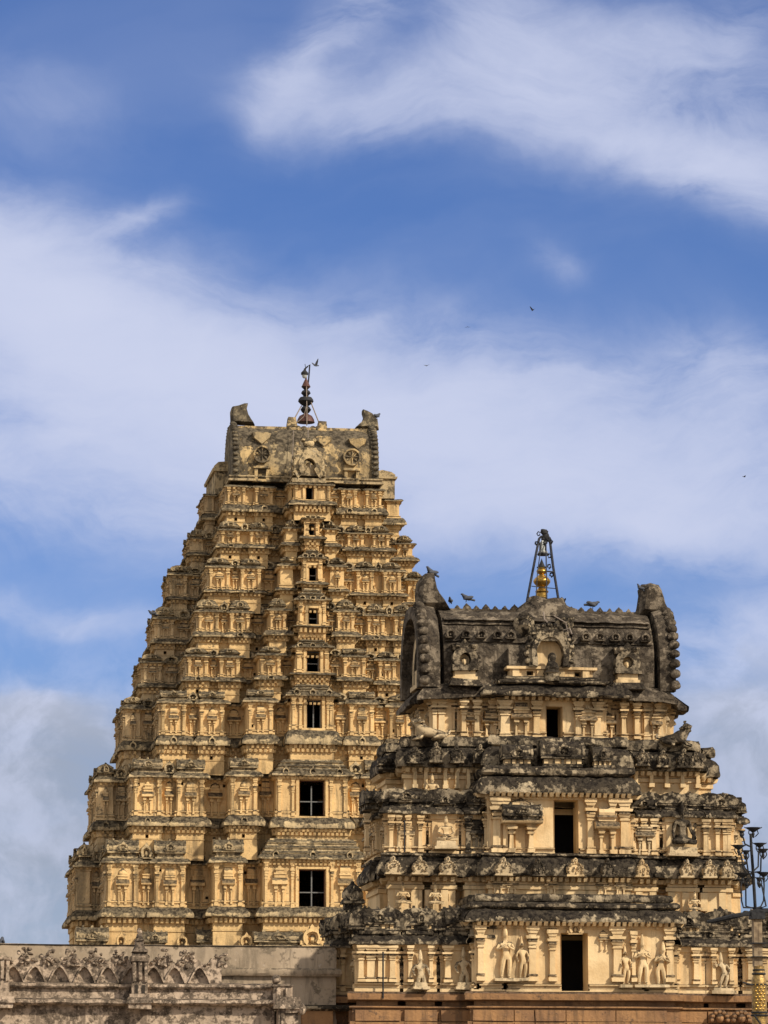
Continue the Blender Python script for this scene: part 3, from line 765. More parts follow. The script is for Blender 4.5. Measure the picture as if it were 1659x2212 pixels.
for (u, v, w) in [(566, 954, 46), (700, 957, 40), (773, 960, 44)]:       # heart plaques
    x = px(u, yr, v); z = pz(v, yr); r = w*.026/2; yy = ym-D/2*.86
    mb = MB(); mb.ext_y([(x-r, z+r*.45), (x-r*.5, z+r*.6), (x, z+r*.5), (x+r*.5, z+r*.6), (x+r, z+r*.45), (x+r*.85, z-.0), (x+r*.3, z-r*.5), (x, z-r*.75), (x-r*.3, z-r*.5), (x-r*.85, z)], yy-.25, yy+.4, 2, .9)
    far.build(mb.jit(.02), 'heart_plaque', 'far_roof', roof)
for (u, v) in [(565, 993), (759, 993)]:                                   # wheel medallions on little shrines
    yy = ym-D/2*.99; x = px(u, yy, v); z = pz(v, yy); mb = MB(); r = .52
    o = [(x+r*math.cos(t*math.pi/10), z+r*math.sin(t*math.pi/10)) for t in range(20)]; i_ = [(x+r*.8*math.cos(t*math.pi/10), z+r*.8*math.sin(t*math.pi/10)) for t in range(20)]
    mb.ring_y(o, i_, yy-.34, yy+.2, True)
    mb.ext_y([(x+r*.85*math.cos(t*math.pi/8), z+r*.85*math.sin(t*math.pi/8)) for t in range(16)], yy-.22, yy+.2)
    for t in range(8):
        a = t*math.pi/4; mb.tube([(x, yy-.26, z), (x+r*.8*math.cos(a), yy-.26, z+r*.8*math.sin(a))], .05, 4)
    mb.box(x-.5, x+.5, yy-.3, yy+.2, z-.82, z-.68)
    for sx in (-.34, .34): mb.box(x+sx-.09, x+sx+.09, yy-.22, yy+.2, z-1.5, z-.8)
    mb.box(x-.5, x+.5, yy-.28, yy+.2, z-1.62, z-1.48)
    far.build(mb.jit(.03), 'wheel_medallion', 'far_roof', roof)
# thin moulding at the foot of the roof
mb = MB(); pl7 = [(xl-.15, ym+D/2), (xl-.15, yr-.12), (xr+.15, yr-.12), (xr+.15, ym+D/2)]
mb.sweep(pl7, [(0, z0-.25), (.12, z0-.22), (.12, z0-.1), (.02, z0-.07), (.02, z0), (.1, z0+.02), (.1, z0+.1), (-.2, z0+.16)], seg=.4, amp=.03, closed=False); mb.cap(pl7, z0+.05)
far.build(mb, 'roof_moulding', 'far_ledge', roof)
# front dormer rising before the roof: kirtimukha gable over a small window
yy = yc-.05
mb = MB(); xm = px(667, yy, 1000)
for (u, v, w_, h_, d_) in [(667, 1049, 78, 10, .5), (667, 1030, 62, 20, .35), (667, 1034, 74, 5, .45)]:
    X0 = px(u, yy, v); Z0 = pz(v, yy); mb.box(X0-w_*.013, X0+w_*.013, yy-.1+(.45-d_), yy+2.2, Z0, Z0+h_*.026, .03, .03)
Zc = pz(1013, yy)
mb.ring_y([(xm+x*1.0, Zc+z) for x, z in horseshoe(.92, 18, -45, 1.2)], [(xm+x, Zc+z) for x, z in horseshoe(.42, 18, -45, 1.1)], yy-.15, yy+.9)
mb.ring_y([(xm+x*1.0, Zc+z) for x, z in horseshoe(.62, 18, -45, 1.2)], [(xm+x, Zc+z) for x, z in horseshoe(.36, 18, -45, 1.1)], yy-.3, yy+.5)
for q in range(11):
    a = R_(-20+22*q); mb.ell((xm+.93*math.cos(a), yy, Zc+1.1*math.sin(a)), (.13, .2, .13), 6, 5)
mb.ell((xm, yy+.1, Zc+1.35), (.34, .3, .32), 8, 6); mb.ell((xm-.3, yy+.1, Zc+1.55), (.16, .2, .14), 6, 5); mb.ell((xm+.3, yy+.1, Zc+1.55), (.16, .2, .14), 6, 5)
mb.box(xm-.22, xm+.22, yy+.05, yy+.35, Zc-.5, Zc-.05, .04); mb.ell((xm, yy+.1, Zc+.08), (.14, .14, .16), 7, 5)
far.build(mb.jit(.05, 3), 'horseshoe_dormer', 'far_ledge', roof)
# side gable shrines beside the roof
for s, u, vt in ((-1, 489, 1010), (1, 826, 1020)):
    x = px(u, ys, 1040); w_ = .72; zt_ = pz(vt, ys); zb_ = pz(1064, ys)-.05; h = zt_-zb_
    mb = MB(); mb.box(x-w_, x+w_, ys-.2, ys+5, zb_-.4, zb_+h*.62); mb.box(x-w_-.12, x+w_+.12, ys-.35, ys+5.1, zb_+h*.62, zb_+h*.72, -.03)
    mb.ext_y([(x-w_, zb_+h*.7), (x+w_, zb_+h*.7), (x+w_*1.05, zb_+h*.82), (x+w_*.7, zb_+h*.96), (x, zb_+h), (x-w_*.7, zb_+h*.96), (x-w_*1.05, zb_+h*.82)], ys-.25, ys+5)
    far.build(mb.jit(.05, 2), 'side_shrine', 'far_ledge', roof)

# ---- finial with stays and lamp hook
uf = lambda z: (880+z/7.9)/1.4756
vf = lambda z: (1120+z/7.9)/1.4756
yf = ym; k = yf/F_PX/11.66
fx = px(uf(750), yf, 1250/1.4756); fb = pz(vf(1880), yf)
prof = [(235, 1880), (215, 1800), (165, 1710), (85, 1665), (52, 1640), (95, 1610), (140, 1540), (95, 1465), (60, 1445), (130, 1400), (203, 1320), (190, 1270), (150, 1215), (60, 1190), (75, 1160), (126, 1100), (95, 1040), (45, 1012), (62, 990), (118, 935), (98, 900), (70, 830), (28, 740), (6, 680)]
mb = MB(); mb.lathe([(r*k, (1880-y)*k) for r, y in prof[4:]], fx, yf, fb, 20); fin = far.build(mb, 'finial', 'iron')
mb = MB(); mb.lathe([(r*k, (1880-y)*k) for r, y in prof[:5]]+[(48*k, 245*k)], fx, yf, fb, 24); far.build(mb, 'finial_dome', 'rust', fin); mb = MB(); mb.lathe([(r*k, (1880-y)*k) for r, y in prof[18:]], fx+.005, yf-.01, fb+.01, 20, 1.02, 1.02)
far.build(mb, 'finial_cone', 'rust', fin)
def ff(zx, zy, dy=0): p = P(uf(zx), vf(zy), yf+dy); return tuple(p)
mb = MB(); mb.tube([ff(640, 1370, -.1), ff(420, 1770, -.6)], .035); mb.tube([ff(850, 1180, -.1), ff(900, 1340, -.3), ff(1100, 1850, -.6)], .035); mb.tube([ff(745, 700), ff(765, 900, -.25), ff(775, 1500, -.5), ff(775, 1870, -.7)], .03)
mb.tube([ff(760, 1400, -.55), ff(700, 1640, -.6), ff(520, 1800, -.7)], .02)
far.build(mb, 'stay_rod', 'cable', fin)
mb = MB()
for (a, b) in ((390, 1790), (1160, 1900)):
    p = P(uf(a), vf(b), yf-.6); mb.box(p.x-.3, p.x+.3, p.y-.3, p.y+.4, p.z-.3, p.z+.28, .08, .05)
for a in (330, 560, 700, 930, 1060): 
    p = P(uf(a), vf(1960), yf-.75); mb.ell((p.x, p.y, p.z), (.24, .25, .22), 7, 5)
far.build(mb.jit(.05), 'finial_pedestal', 'far_roof', fin)
mb = MB(); mb.tube([ff(800, 900), ff(820, 700), ff(835, 520), ff(848, 335), ff(790, 385), ff(735, 435), ff(722, 480)], .045); mb.tube([ff(768, 680), ff(745, 430), ff(728, 320)], .02)
hook = mb.build('lamp_hook', M['iron']); 
hk = Root('lamp_hook', ff(800, 900), 'black hooked rod carrying a small hanging lamp above the far tower finial', 'lamp bracket')
bpy.data.objects.remove(hook); hk.build(mb, 'rod', 'iron')
p = P(uf(718), vf(520), yf); lp = MB(); lp.lathe([(.03, .28), (.06, .18), (.13, .1), (.22, .0), (.21, -.12), (.17, -.13)], p.x, p.y, p.z-.05, 12); lo = hk.build(lp, 'lamp_shade', 'iron')
lp = MB(); lp.lathe([(.16, .0), (.15, -.12), (.10, -.2), (.03, -.22)], p.x, p.y, p.z-.17, 12); hk.build(lp, 'lamp_glass', 'glass', lo)
# two hanging cables down the roof
mb = MB()
mb.tube([ff(830, 1880, -1.4), tuple(P(665, 935, yr-.1)), tuple(P(668, 975, yr-.4)), tuple(P(671, 1010, yc-.6))], .022, 4); mb.tube([tuple(P(634, 930, yr+.3)), tuple(P(633, 960, yr-.2)), tuple(P(630, 1000, yr-.35)), tuple(P(628, 1035, yr-.3))], .022, 4)
far.build(mb, 'cable', 'cable', roof)
far.flush()

# ==================================================================== STATUES (one continuous skinned body each)
def skinned(name, joints, bones, root, org=Vector((0, 0, 0)), sub=1):
    import bmesh
    bm = bmesh.new(); lay = bm.verts.layers.skin.verify(); V = {}
    for k, (co_, r) in joints.items():
        v = bm.verts.new(co_); V[k] = v
        rx = r if isinstance(r, tuple) else (r, r)
        v[lay].radius = rx; v[lay].use_root = (k == root)
    for a, b in bones: bm.edges.new((V[a], V[b]))
    me = bpy.data.meshes.new('tmp'); bm.to_mesh(me); bm.free()
    o = bpy.data.objects.new('tmp', me); col.objects.link(o)
    md = o.modifiers.new('s', 'SKIN'); md.use_smooth_shade = True; md.branch_smoothing = .6
    if sub: o.modifiers.new('u', 'SUBSURF').levels = sub
    dg = bpy.context.evaluated_depsgraph_get(); dg.update()
    r = bpy.data.meshes.new_from_object(o.evaluated_get(dg)); r.name = name
    bpy.data.objects.remove(o); bpy.data.meshes.remove(me)
    mb = MB(); mb.v = [tuple(v.co) for v in r.vertices]; mb.f = [tuple(p.vertices) for p in r.polygons]
    return mb
def chain(*k): return list(zip(k[:-1], k[1:]))
def fig_stand(crown=.13, lean=0.0, arms='namaste', hip=.02):
    """unit height figure (feet 0, crown tip 1), faces -y"""
    h = .86; L = lean
    J = {'pel': ((hip, 0, .47*h), (.085, .06)), 'wst': ((hip*.4, 0, .58*h), (.060, .048)), 'chs': ((L*.5, -.005, .70*h), (.088, .06)), 'nck': ((L, 0, .80*h), .030),
         'hed': ((L*1.2, -.012, .885*h), (.050, .055)), 'top': ((L*1.2, 0, .965*h), .048), 'crn': ((L*1.2, 0, 1.03*h+crown*.2), .034), 'tip': ((L*1.2, 0, 1.0), .010)}
    B = chain('pel', 'wst', 'chs', 'nck', 'hed', 'top', 'crn', 'tip')
    for s, q in ((-1, 'l'), (1, 'r')):
        J.update({'h'+q: ((hip+s*.055, 0, .44*h), .062), 'k'+q: ((s*.06+hip*.5, -.015, .25*h), .042), 'c'+q: ((s*.062, .0, .16*h), .040), 'a'+q: ((s*.06, .01, .035*h), .026), 't'+q: ((s*.075, -.055, .018), .024)})
        B += chain('pel', 'h'+q, 'k'+q, 'c'+q, 'a'+q, 't'+q)
        if arms == 'namaste': e = (s*.145+L*.5, -.02, .60*h); w = (s*.055, -.085, .655*h); f = (s*.012, -.10, .705*h)
        elif arms == 'mace' and s > 0: e = (s*.16, -.02, .60*h); w = (s*.17, -.06, .50*h); f = (s*.165, -.07, .46*h)
        elif arms == 'raise' and s < 0: e = (s*.17, -.02, .66*h); w = (s*.18, -.05, .78*h); f = (s*.17, -.06, .83*h)
        else: e = (s*.15, .0, .60*h); w = (s*.13, -.06, .50*h); f = (s*.11, -.075, .455*h)
        J.update({'s'+q: ((s*.105+L*.7, 0, .745*h), .042), 'e'+q: (e, .029), 'w'+q: (w, .021), 'f'+q: (f, .020)})
        B += chain('chs', 's'+q, 'e'+q, 'w'+q, 'f'+q)
    return skinned('statue', J, B, 'pel')
def fig_sit(arms='lap'):
    J = {'pel': ((0, 0, .14), (.15, .11)), 'wst': ((0, 0, .30), (.10, .08)), 'chs': ((0, -.01, .47), (.145, .095)), 'nck': ((0, 0, .62), .05),
         'hed': ((0, -.02, .72), (.078, .082)), 'top': ((0, 0, .83), .07), 'crn': ((0, 0, .92), .045), 'tip': ((0, 0, 1.0), .015)}
    B = chain('pel', 'wst', 'chs', 'nck', 'hed', 'top', 'crn', 'tip')
    for s, q in ((-1, 'l'), (1, 'r')):
        J.update({'h'+q: ((s*.14, -.05, .12), .085), 'k'+q: ((s*.34, -.16, .09), .065), 'a'+q: ((s*.05, -.28, .07), .05)})
        B += chain('pel', 'h'+q, 'k'+q, 'a'+q)
        if arms == 'lap': e = (s*.24, -.02, .33); w = (s*.13, -.17, .24); f = (s*.03, -.22, .22)
        elif arms == 'chest': e = (s*.25, -.03, .34); w = (s*.12, -.14, .40); f = (s*.02, -.16, .46)
        else: e = (s*.26, -.01, .32); w = (s*.30, -.14, .20); f = (s*.30, -.2, .16)
        J.update({'s'+q: ((s*.18, 0, .55), .065), 'e'+q: (e, .048), 'w'+q: (w, .036), 'f'+q: (f, .034)})
        B += chain('chs', 's'+q, 'e'+q, 'w'+q, 'f'+q)
    return skinned('statue', J, B, 'pel')
def face(mb, x, z, r, y=0):
    mb.ell((x, y-r*1.02, z-.05*r), (r*.13, r*.22, r*.28), 6, 4)
    for s in (-1, 1):
        mb.ell((x+s*r*.38, y-r*.86, z+r*.12), (r*.17, r*.12, r*.08), 6, 4); mb.ell((x+s*r*1.02, y, z-.05*r), (r*.14, r*.2, r*.4), 6, 4)
    mb.ell((x, y-r*.92, z-r*.5), (r*.28, r*.13, r*.08), 6, 4); return mb
TM[('statue', 'namaste')] = face(fig_stand(), 0, .885*.86, .052, -.012)
TM[('statue', 'lean')] = face(fig_stand(lean=.03, hip=-.03), .036, .885*.86, .052, -.012)
TM[('statue', 'small')] = face(fig_stand(arms='down', hip=.03, lean=-.02), -.024, .885*.86, .052, -.012)
TM[('statue', 'dance')] = face(fig_stand(arms='raise', hip=.05, lean=-.04), -.048, .885*.86, .052, -.012)
TM[('statue', 'mace')] = face(fig_stand(arms='mace', hip=.02), 0, .885*.86, .052, -.012)
TM[('statue', 'sit')] = face(fig_sit(), 0, .72, .08, -.02)
TM[('statue', 'sitchest')] = face(fig_sit('chest'), 0, .72, .08, -.02)
TM[('statue', 'sitknee')] = face(fig_sit('knee'), 0, .72, .08, -.02)

# ==================================================================== NEAR TOWER
near = Root('temple_tower', (px(1250, 85), 89.5, 0), 'cream temple tower with black weathered cornices and dark waggon roof, nearest on the right', 'temple tower')
def XY(u, Y, v): return (px(u, Y, v), Y)
def near_plan(v, Y, cs, bays, sL, sR, yside, back, rec):
    """cs = (cL, cR) centre; bays = list of (uL, uR) in front of the recessed wall; Y = (yc, ybay)"""
    yc, yb = Y; pts = []; tags = []
    def add(u, y, t=None, uv=None): pts.append((px(u, y, v) if uv is None else uv, y)); tags.append(t)
    xs = px(sL, yside, v); add(0, back, 'side', xs); add(0, yside, 'sbay', xs)
    left = [b for b in bays if b[1] <= cs[0]+1]; right = [b for b in bays if b[0] >= cs[1]-1]
    for k, (a, b) in enumerate(left):
        add(a, yside if k == 0 else yb+rec, None); add(a, yb, 'bay'); add(b, yb, None)
        if k+1 < len(left): add(b, yb+rec, 'rec')
    if left and left[-1][1] < cs[0]-1: add(left[-1][1], yb+rec, 'rec'); add(cs[0], yb+rec, None)
    add(cs[0], yc, 'centre'); add(cs[1], yc, None)
    if right and right[0][0] > cs[1]+1: add(cs[1], yb+rec, 'rec'); add(right[0][0], yb+rec, None)
    for k, (a, b) in enumerate(right):
        add(a, yb, 'bay'); add(b, yb, None)
        if k+1 < len(right): add(b, yb+rec, 'rec'); add(right[k+1][0], yb+rec, None)
        else: add(b, yside, 'sbay')
    xr_ = px(sR, yside, v); add(0, yside, 'rside', xr_); add(0, back, None, xr_)
    P2 = []; T2 = []
    for p, t in zip(pts, tags):
        if P2 and (Vector(p)-Vector(P2[-1])).length < .02: T2[-1] = t or T2[-1]; continue
        P2.append(p); T2.append(t)
    return P2, T2
BACK = 95.0
n1, t1 = near_plan(2090, (85.0, 85.5), (1027, 1454), [(774, 855), (880, 935), (959, 1026.5), (1454.5, 1515), (1533, 1585), (1612, 1700)], 733, 1800, 87.4, 89.3, .55)
n2, t2 = near_plan(1790, (87.0, 87.3), (1054, 1360), [(838, 912), (934, 983), (1004, 1053.5), (1360.5, 1416), (1440, 1505), (1520, 1577)], 820, 1596, 88.9, 90.9, .6)
f2, tf2 = near_plan(1690, (88.0, 88.5), (1062, 1352), [(872, 1061.5), (1352.5, 1508)], 836, 1536, 89.9, 91.4, .3)
n3, t3 = near_plan(1550, (89.2, 89.5), (1084, 1302), [(935, 975), (994, 1036), (1054, 1083.5), (1302.5, 1320), (1338, 1382), (1400, 1431)], 916, 1448, 90.5, 92.2, .35)
f1 = n2; tf1 = t2
ZN = lambda v, Y: pz(v, Y)
# ---- sandstone base
z0 = ZN(2141, 85)
bp_ = wide(n1, .10)
zf = lambda v: ZN(v, 85)
mb = MB(); mb.sweep(bp_, [(.0, 0), (.0, .9), (-.12, 1.0), (-.12, 1.9), (.1, 2.0), (.1, zf(2206)), (.04, zf(2205)), (.04, zf(2178)), (.12, zf(2176)), (.12, zf(2173)), (-.06, zf(2171)), (-.06, zf(2162)), (.16, zf(2159)), (.18, zf(2146)), (.14, zf(2142)), (-.3, z0+.01)], seg=.55, amp=.02, fr=2.2)
mb.cap(bp_, z0)
base = near.build(mb, 'stone_base', 'sandstone')
rb = random.Random(5)                                  # the base is laid in large blocks with worn joints
mb = MB()
for e, tg in enumerate(t1):
    a = Vector(bp_[e]); b = Vector(bp_[(e+1) % len(bp_)]); L = (b-a).length; d = (b-a).normalized(); nn = Vector((d.y, -d.x))
    if L < .7 or min(a.y, b.y) > 90: continue
    s = 0
    while s < L-.3:
        w = min(L-s, rb.uniform(.5, 1.5)); pr = rb.uniform(.045, .085)
        for zz0, zz1 in ((2.1, zf(2207)), (zf(2206), zf(2180))):
            p = a+d*(s+.012); q = a+d*(s+w-.012); vs = []
            for z in (zz0+.012, zz1-.012):
                for t, o_ in ((p, .0), (q, .0), (q, pr+.06), (p, pr+.06)): x = t+nn*o_; vs.append((x.x, x.y, z))
            mb.add(vs, [(0,1,2,3), (7,6,5,4), (3,2,6,7), (0,3,7,4), (2,1,5,6)])
        s += w
blocks = near.build(mb.jit(.015, 4), 'block_course', 'sandstone', base)
for u in (1533+20, 1600):                              # carved rosettes on the base blocks
    x = px(u, 85.2, 2195); z = ZN(2198, 85.2); mb = MB()
    mb.ell((x, 85.1, z+.02), (.10, .1, .11), 8, 6)
    for q in range(7): a = R_(q*30); mb.ell((x+.2*math.cos(a), 85.16, z+.2*math.sin(a)-.02), (.07, .08, .07), 6, 5)
    near.build(mb, 'carved_rosette', 'sandstone', base)

def put_pil(u, Y, v0, v1, w=.2, d=.13, mat='near_wall'):
    za, zb = ZN(v1, Y), ZN(v0, Y)
    near.put('pilaster', tk('pilaster'), mat, Vector((px(u, Y, (v0+v1)/2), Y, za)), (w, d, zb-za), 0)
def put_aed(u, Y, v0, v1, w, d=.2, mat='near_wall'):
    za, zb = ZN(v1, Y), ZN(v0, Y)
    near.put('niche_shrine', tk('niche_shrine'), mat, Vector((px(u, Y, (v0+v1)/2), Y, za)), (w, d, zb-za), 0)
def put_kudu(u, Y, v0, v1, w, d=.3, mat='statue'):
    za, zb = ZN(v1, Y), ZN(v0, Y)
    near.put('carved_plaque', tk('plaque'), mat, Vector((px(u, Y, (v0+v1)/2), Y, za)), (w, d, zb-za), 0)
def put_roof(ua, ub, Y, v0, v1, kind='roof_shrine', d=.8, mat='near_ledge', neck=True):
    xa, xb = px(ua, Y, v1), px(ub, Y, v1); za, zb = ZN(v1, Y), ZN(v0, Y)
    near.put(kind, tk(kind), mat, Vector(((xa+xb)/2, Y+d*.85, za)), (xb-xa, d, zb-za), 0)
    if neck:
        mb = MB(); h = zb-za; w = xb-xa
        mb.box(xa+w*.08, xb-w*.08, Y-d*.02, Y+d*.4, za+h*.10, za+h*.27)
        for q in range(4):
            x = xa+w*(.12+.76*q/3); mb.box(x-w*.05, x+w*.05, Y-d*.09, Y+d*.2, za+h*.11, za+h*.26)
        near.build(mb.jit(.01), 'shrine_neck', 'near_wall')
def put_fig(pose, u, v0, v1, Y, mat='near_wall', sx=1.0, depth=1.0, rot=0):
    za, zb = ZN(v1, Y), ZN(v0, Y); h = (zb-za)
    near.put('statue', ('statue', pose), mat, Vector((px(u, Y, (v0+v1)/2), Y-.02, za)), (h*1.12*sx, h*1.25*depth, h), rot)

def storey(name, plan, tags, v0, v1, cv1, door, extra_holes=(), seg=.4, chol=()):
    """wall from v0 up to v1 (centre bay up to cv1), door = (u0,u1,v0,v1) in the centre bay"""
    yb_ = max(p[1] for p, t in zip(plan, tags) if t == 'bay'); ci = tags.index('centre'); yc = plan[ci][1]
    za, zb = ZN(v0, yb_), ZN(v1, yb_); H = zb-za
    prof = [(.10, za-.02), (.10, za+.05*H), (.03, za+.065*H), (.02, za+.12*H), (.09, za+.13*H), (.10, za+.17*H), (.01, za+.185*H), (0, za+.88*H), (.04, za+.89*H), (.04, za+.95*H), (.08, zb+.02)]
    holes = [(e, s0, s1, ZN(b, yb_), ZN(a, yb_), .35) for (e, s0, s1, a, b) in extra_holes]
    mb = MB(); mb.sweep(plan, prof, seg=seg, amp=.016, fr=1.6, skip=(ci,), holes=holes)
    w = near.build(mb, name, 'near_wall')
    A, B = plan[ci], plan[(ci+1) % len(plan)]
    cz = ZN(cv1, yc); cp = [(A[0]-.02, yc+2.2), (A[0]-.02, yc-.003), (B[0]+.02, yc-.003), (B[0]+.02, yc+2.2)]
    Hc = cz-za
    cprof = [(.10, za-.02), (.10, za+.04*H), (.03, za+.055*H), (.02, za+.10*H), (.08, za+.11*H), (.09, za+.14*H), (.01, za+.155*H), (0, za+.93*Hc), (.04, za+.94*Hc), (.04, cz+.03)]
    x0, x1 = px(door[0], yc, 1990), px(door[1], yc, 1990)
    x0, x1 = px(door[0], yc, (door[2]+door[3])/2), px(door[1], yc, (door[2]+door[3])/2)
    dz0, dz1 = max(ZN(door[3], yc), za-.015), ZN(door[2], yc)
    mb = MB(); mb.sweep(cp, cprof, seg=seg, amp=.014, fr=1.6, closed=False, holes=[(1, x0-cp[1][0], x1-cp[1][0], dz0, dz1, .62)]+[(1, px(a, yc, c)-cp[1][0], px(b, yc, c)-cp[1][0], ZN(d_, yc), ZN(c, yc), .4) for (a, b, c, d_) in chol])
    cw = near.build(mb, 'centre_wall', 'near_wall', w)
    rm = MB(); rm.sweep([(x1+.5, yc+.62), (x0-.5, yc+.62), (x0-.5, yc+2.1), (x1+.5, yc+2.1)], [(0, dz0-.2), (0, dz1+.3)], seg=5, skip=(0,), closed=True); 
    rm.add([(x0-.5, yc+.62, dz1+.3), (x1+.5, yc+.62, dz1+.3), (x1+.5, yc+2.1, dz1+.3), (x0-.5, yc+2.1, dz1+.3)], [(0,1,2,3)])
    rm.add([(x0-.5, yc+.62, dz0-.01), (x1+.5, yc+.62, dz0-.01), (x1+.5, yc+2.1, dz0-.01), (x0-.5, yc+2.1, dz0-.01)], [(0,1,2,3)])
    near.build(rm, 'doorway', 'hollow_shade', w)  # room walls coloured near black in place of deep shade
    return w, cp, cz

# ---- storey 1
hol1 = [(t1.index('rec'), .08, .30, 2130, 2139)]
w1, cp1, cz1 = storey('storey_wall', n1, t1, 2141, 2041, 1994, (1212, 1270, 2013, 2139), chol=[(1030, 1041, 2123, 2137), (1088, 1099, 2122, 2137), (1384, 1394, 2124, 2138)])
def eave_on(plan, v0, v1, Y, off, amp=.05, cap=True, name='eave', mat='near_ledge', closed=True, skip=(), seg=.16, fr=3.2):
    za, zb = ZN(v0, Y), ZN(v1, Y); mb = MB()
    mb.sweep(plan, kapota(off, za, zb, .15), seg=seg*.7, amp=amp, fr=fr, closed=closed, skip=skip, blk=.8, bamp=.035)
    if cap: mb.cap(plan, zb-.03)
    return near.build(mb, name, mat)
ci1 = t1.index('centre')
eave_on(n1, 2041, 2021, 85.5, .20, .045, skip=(ci1,), cap=False)
ce = eave_on(cp1, 1991, 1961, 85, .27, .06, closed=False)
mb = MB(); dentils(mb, cp1, ZN(1998, 85), ZN(1987, 85), .30, .15); near.build(mb.jit(.01), 'bracket_course', 'near_wall', w1)
def layer(plan, v0, v1, Y, off, amp=.035, name='cornice_layer', mat='near_ledge', closed=True, seg=.2, skip=()):
    za, zb = ZN(v0, Y), ZN(v1, Y); h = zb-za
    mb = MB(); mb.sweep(plan, [(0, za), (off*.8, za+h*.1), (off, za+h*.3), (off, za+h*.7), (off*.7, za+h*.95), (-.1, zb)], seg=seg, amp=amp, fr=3, closed=closed, skip=skip, blk=.6, bamp=.03); mb.cap(plan if not skip else wide(plan, -.3), zb-.02)
    return near.build(mb, name, mat)
cp1b = [(cp1[0][0]+.1, cp1[0][1]), (cp1[1][0]+.1, 85.12), (cp1[2][0]-.1, 85.12), (cp1[3][0]-.1, cp1[3][1])]
layer(cp1b, 1962, 1946, 85.1, .24, .05, closed=False); layer(cp1b, 1946, 1928, 85.1, .10, .05, closed=False)
layer(wide(n1, -.12), 2022, 2010, 85.6, .14, .04, skip=(ci1,))
for (a, b, v0) in [(785, 853, 1958), (884, 934, 1960), (961, 1024, 1953), (1457, 1512, 1962), (1536, 1586, 1950), (1614, 1700, 1955)]:
    put_roof(a, b, 85.55, v0, 2012, 'roof_shrine' if b-a > 60 else 'dome_shrine', .62)
for (a, b, v0) in [(728, 772, 1972)]: put_roof(a, b, 87.5, v0, 2020, 'dome_shrine', 1.0)
# frieze, brackets and the big rolled cornice below storey 2
za, zb_, zc = ZN(2030, 87.3), ZN(1893, 87.3), ZN(1846, 87.3)
rr = random.Random(4); hl = []
for e, tg in enumerate(f1):
    pass
def frieze(plan, tags, va, vb, Y, hz, name='frieze'):
    za, zb = ZN(va, Y), ZN(vb, Y); mb = MB(); hl = []; h = ZN(hz, Y)-zb if False else 0
    zband = ZN(hz, Y)
    for e, tg in enumerate(tags):
        L = (Vector(plan[(e+1) % len(plan)])-Vector(plan[e])).length
        if tg in ('bay', 'rec') and L > .3 and rr.random() < .55: hl.append((e, L*.6-.05, L*.6+.06, zband-.30, zband-.13, .3))
    mb.sweep(plan, [(0, za), (0, zband-.02), (.05, zband), (.05, zband+.1), (.01, zband+.12), (0, zb-.12), (.05, zb-.1), (.05, zb+.03)], seg=.4, amp=.015, holes=hl)
    dentils(mb, plan, zb-.13, zb, .22, .16, 92)
    return near.build(mb, name, 'near_wall')
fz1 = frieze(f1, tf1, 2030, 1893, 87.3, 1920)
big1 = eave_on(n2, 1893, 1846, 87.3, .27, .075, name='rolled_cornice')
layer(n2, 1851, 1842, 87.3, .16, .04)
for u, Y, w, mt in [(1160, 86.62, .36, 'near_ledge'), (1310, 86.62, .36, 'near_ledge'), (847, 86.95, .44, 'statue'), (905, 86.95, .46, 'statue'), (965, 86.95, .48, 'statue'), (1085, 86.65, .5, 'statue'), (1240, 86.62, .5, 'near_wall'), (1384, 86.9, .42, 'near_wall'), (1481, 86.95, .4, 'statue'), (1530, 86.98, .42, 'statue'), (1568, 86.98, .4, 'statue')]:
    put_kudu(u, Y, 1848, 1892, w, .28, mt)
for u in (1075, 1105, 1190, 1300, 1340): put_aed(u, 86.98, 1896, 1928, .34, .10)
for u in (860, 895, 925, 960, 1010, 1040, 1380, 1410, 1450, 1480, 1520, 1560): 
    Y = 87.3; x = px(u, Y, 1935); mb = MB(); mb.box(x-.09, x+.09, Y-.05, Y+.75, ZN(1962, Y), ZN(1922, Y)); near.build(mb.jit(.01), 'flat_pilaster', 'near_wall', fz1)
# ---- storey 2
w2, cp2, cz2 = storey('storey_wall', n2, t2, 1843, 1759, 1716, (1197, 1249, 1724, 1842))
eave_on(n2, 1759, 1742, 87.3, .20, .05, skip=(t2.index('centre'),), cap=False); layer(wide(n2, -.1), 1743, 1736, 87.3, .10, .04, skip=(t2.index('centre'),))
eave_on(cp2, 1712, 1672, 87.0, .24, .07, closed=False)
mb = MB(); dentils(mb, cp2, ZN(1719, 87), ZN(1708, 87), .32, .15); near.build(mb.jit(.01), 'bracket_course', 'near_wall', w2)
cp2b = [(cp2[0][0]+.1, cp2[0][1]), (cp2[1][0]+.1, 87.1), (cp2[2][0]-.1, 87.1), (cp2[3][0]-.1, cp2[3][1])]
layer(cp2b, 1673, 1652, 87.1, .2, .07, closed=False)
for (a, b, v0, v1, kd) in [(840, 910, 1699, 1746, 'roof_shrine'), (936, 982, 1714, 1748, 'dome_shrine'), (1006, 1052, 1706, 1750, 'roof_shrine'), (1362, 1416, 1713, 1750, 'roof_shrine'), (1518, 1590, 1704, 1752, 'dome_shrine')]:
    put_roof(a, b, 87.35, v0, v1, kd, .75, neck=False)
put_roof(786, 838, 88.9, 1703, 1750, 'roof_shrine', 1.0, neck=False)
fz2 = frieze(f2, tf2, 1760, 1658, 88.5, 1682)
eave_on(f2, 1658, 1613, 88.5, .22, .075, name='rolled_cornice')
layer(wide(f2, -.05), 1614, 1590, 88.5, .12, .08, seg=.14)
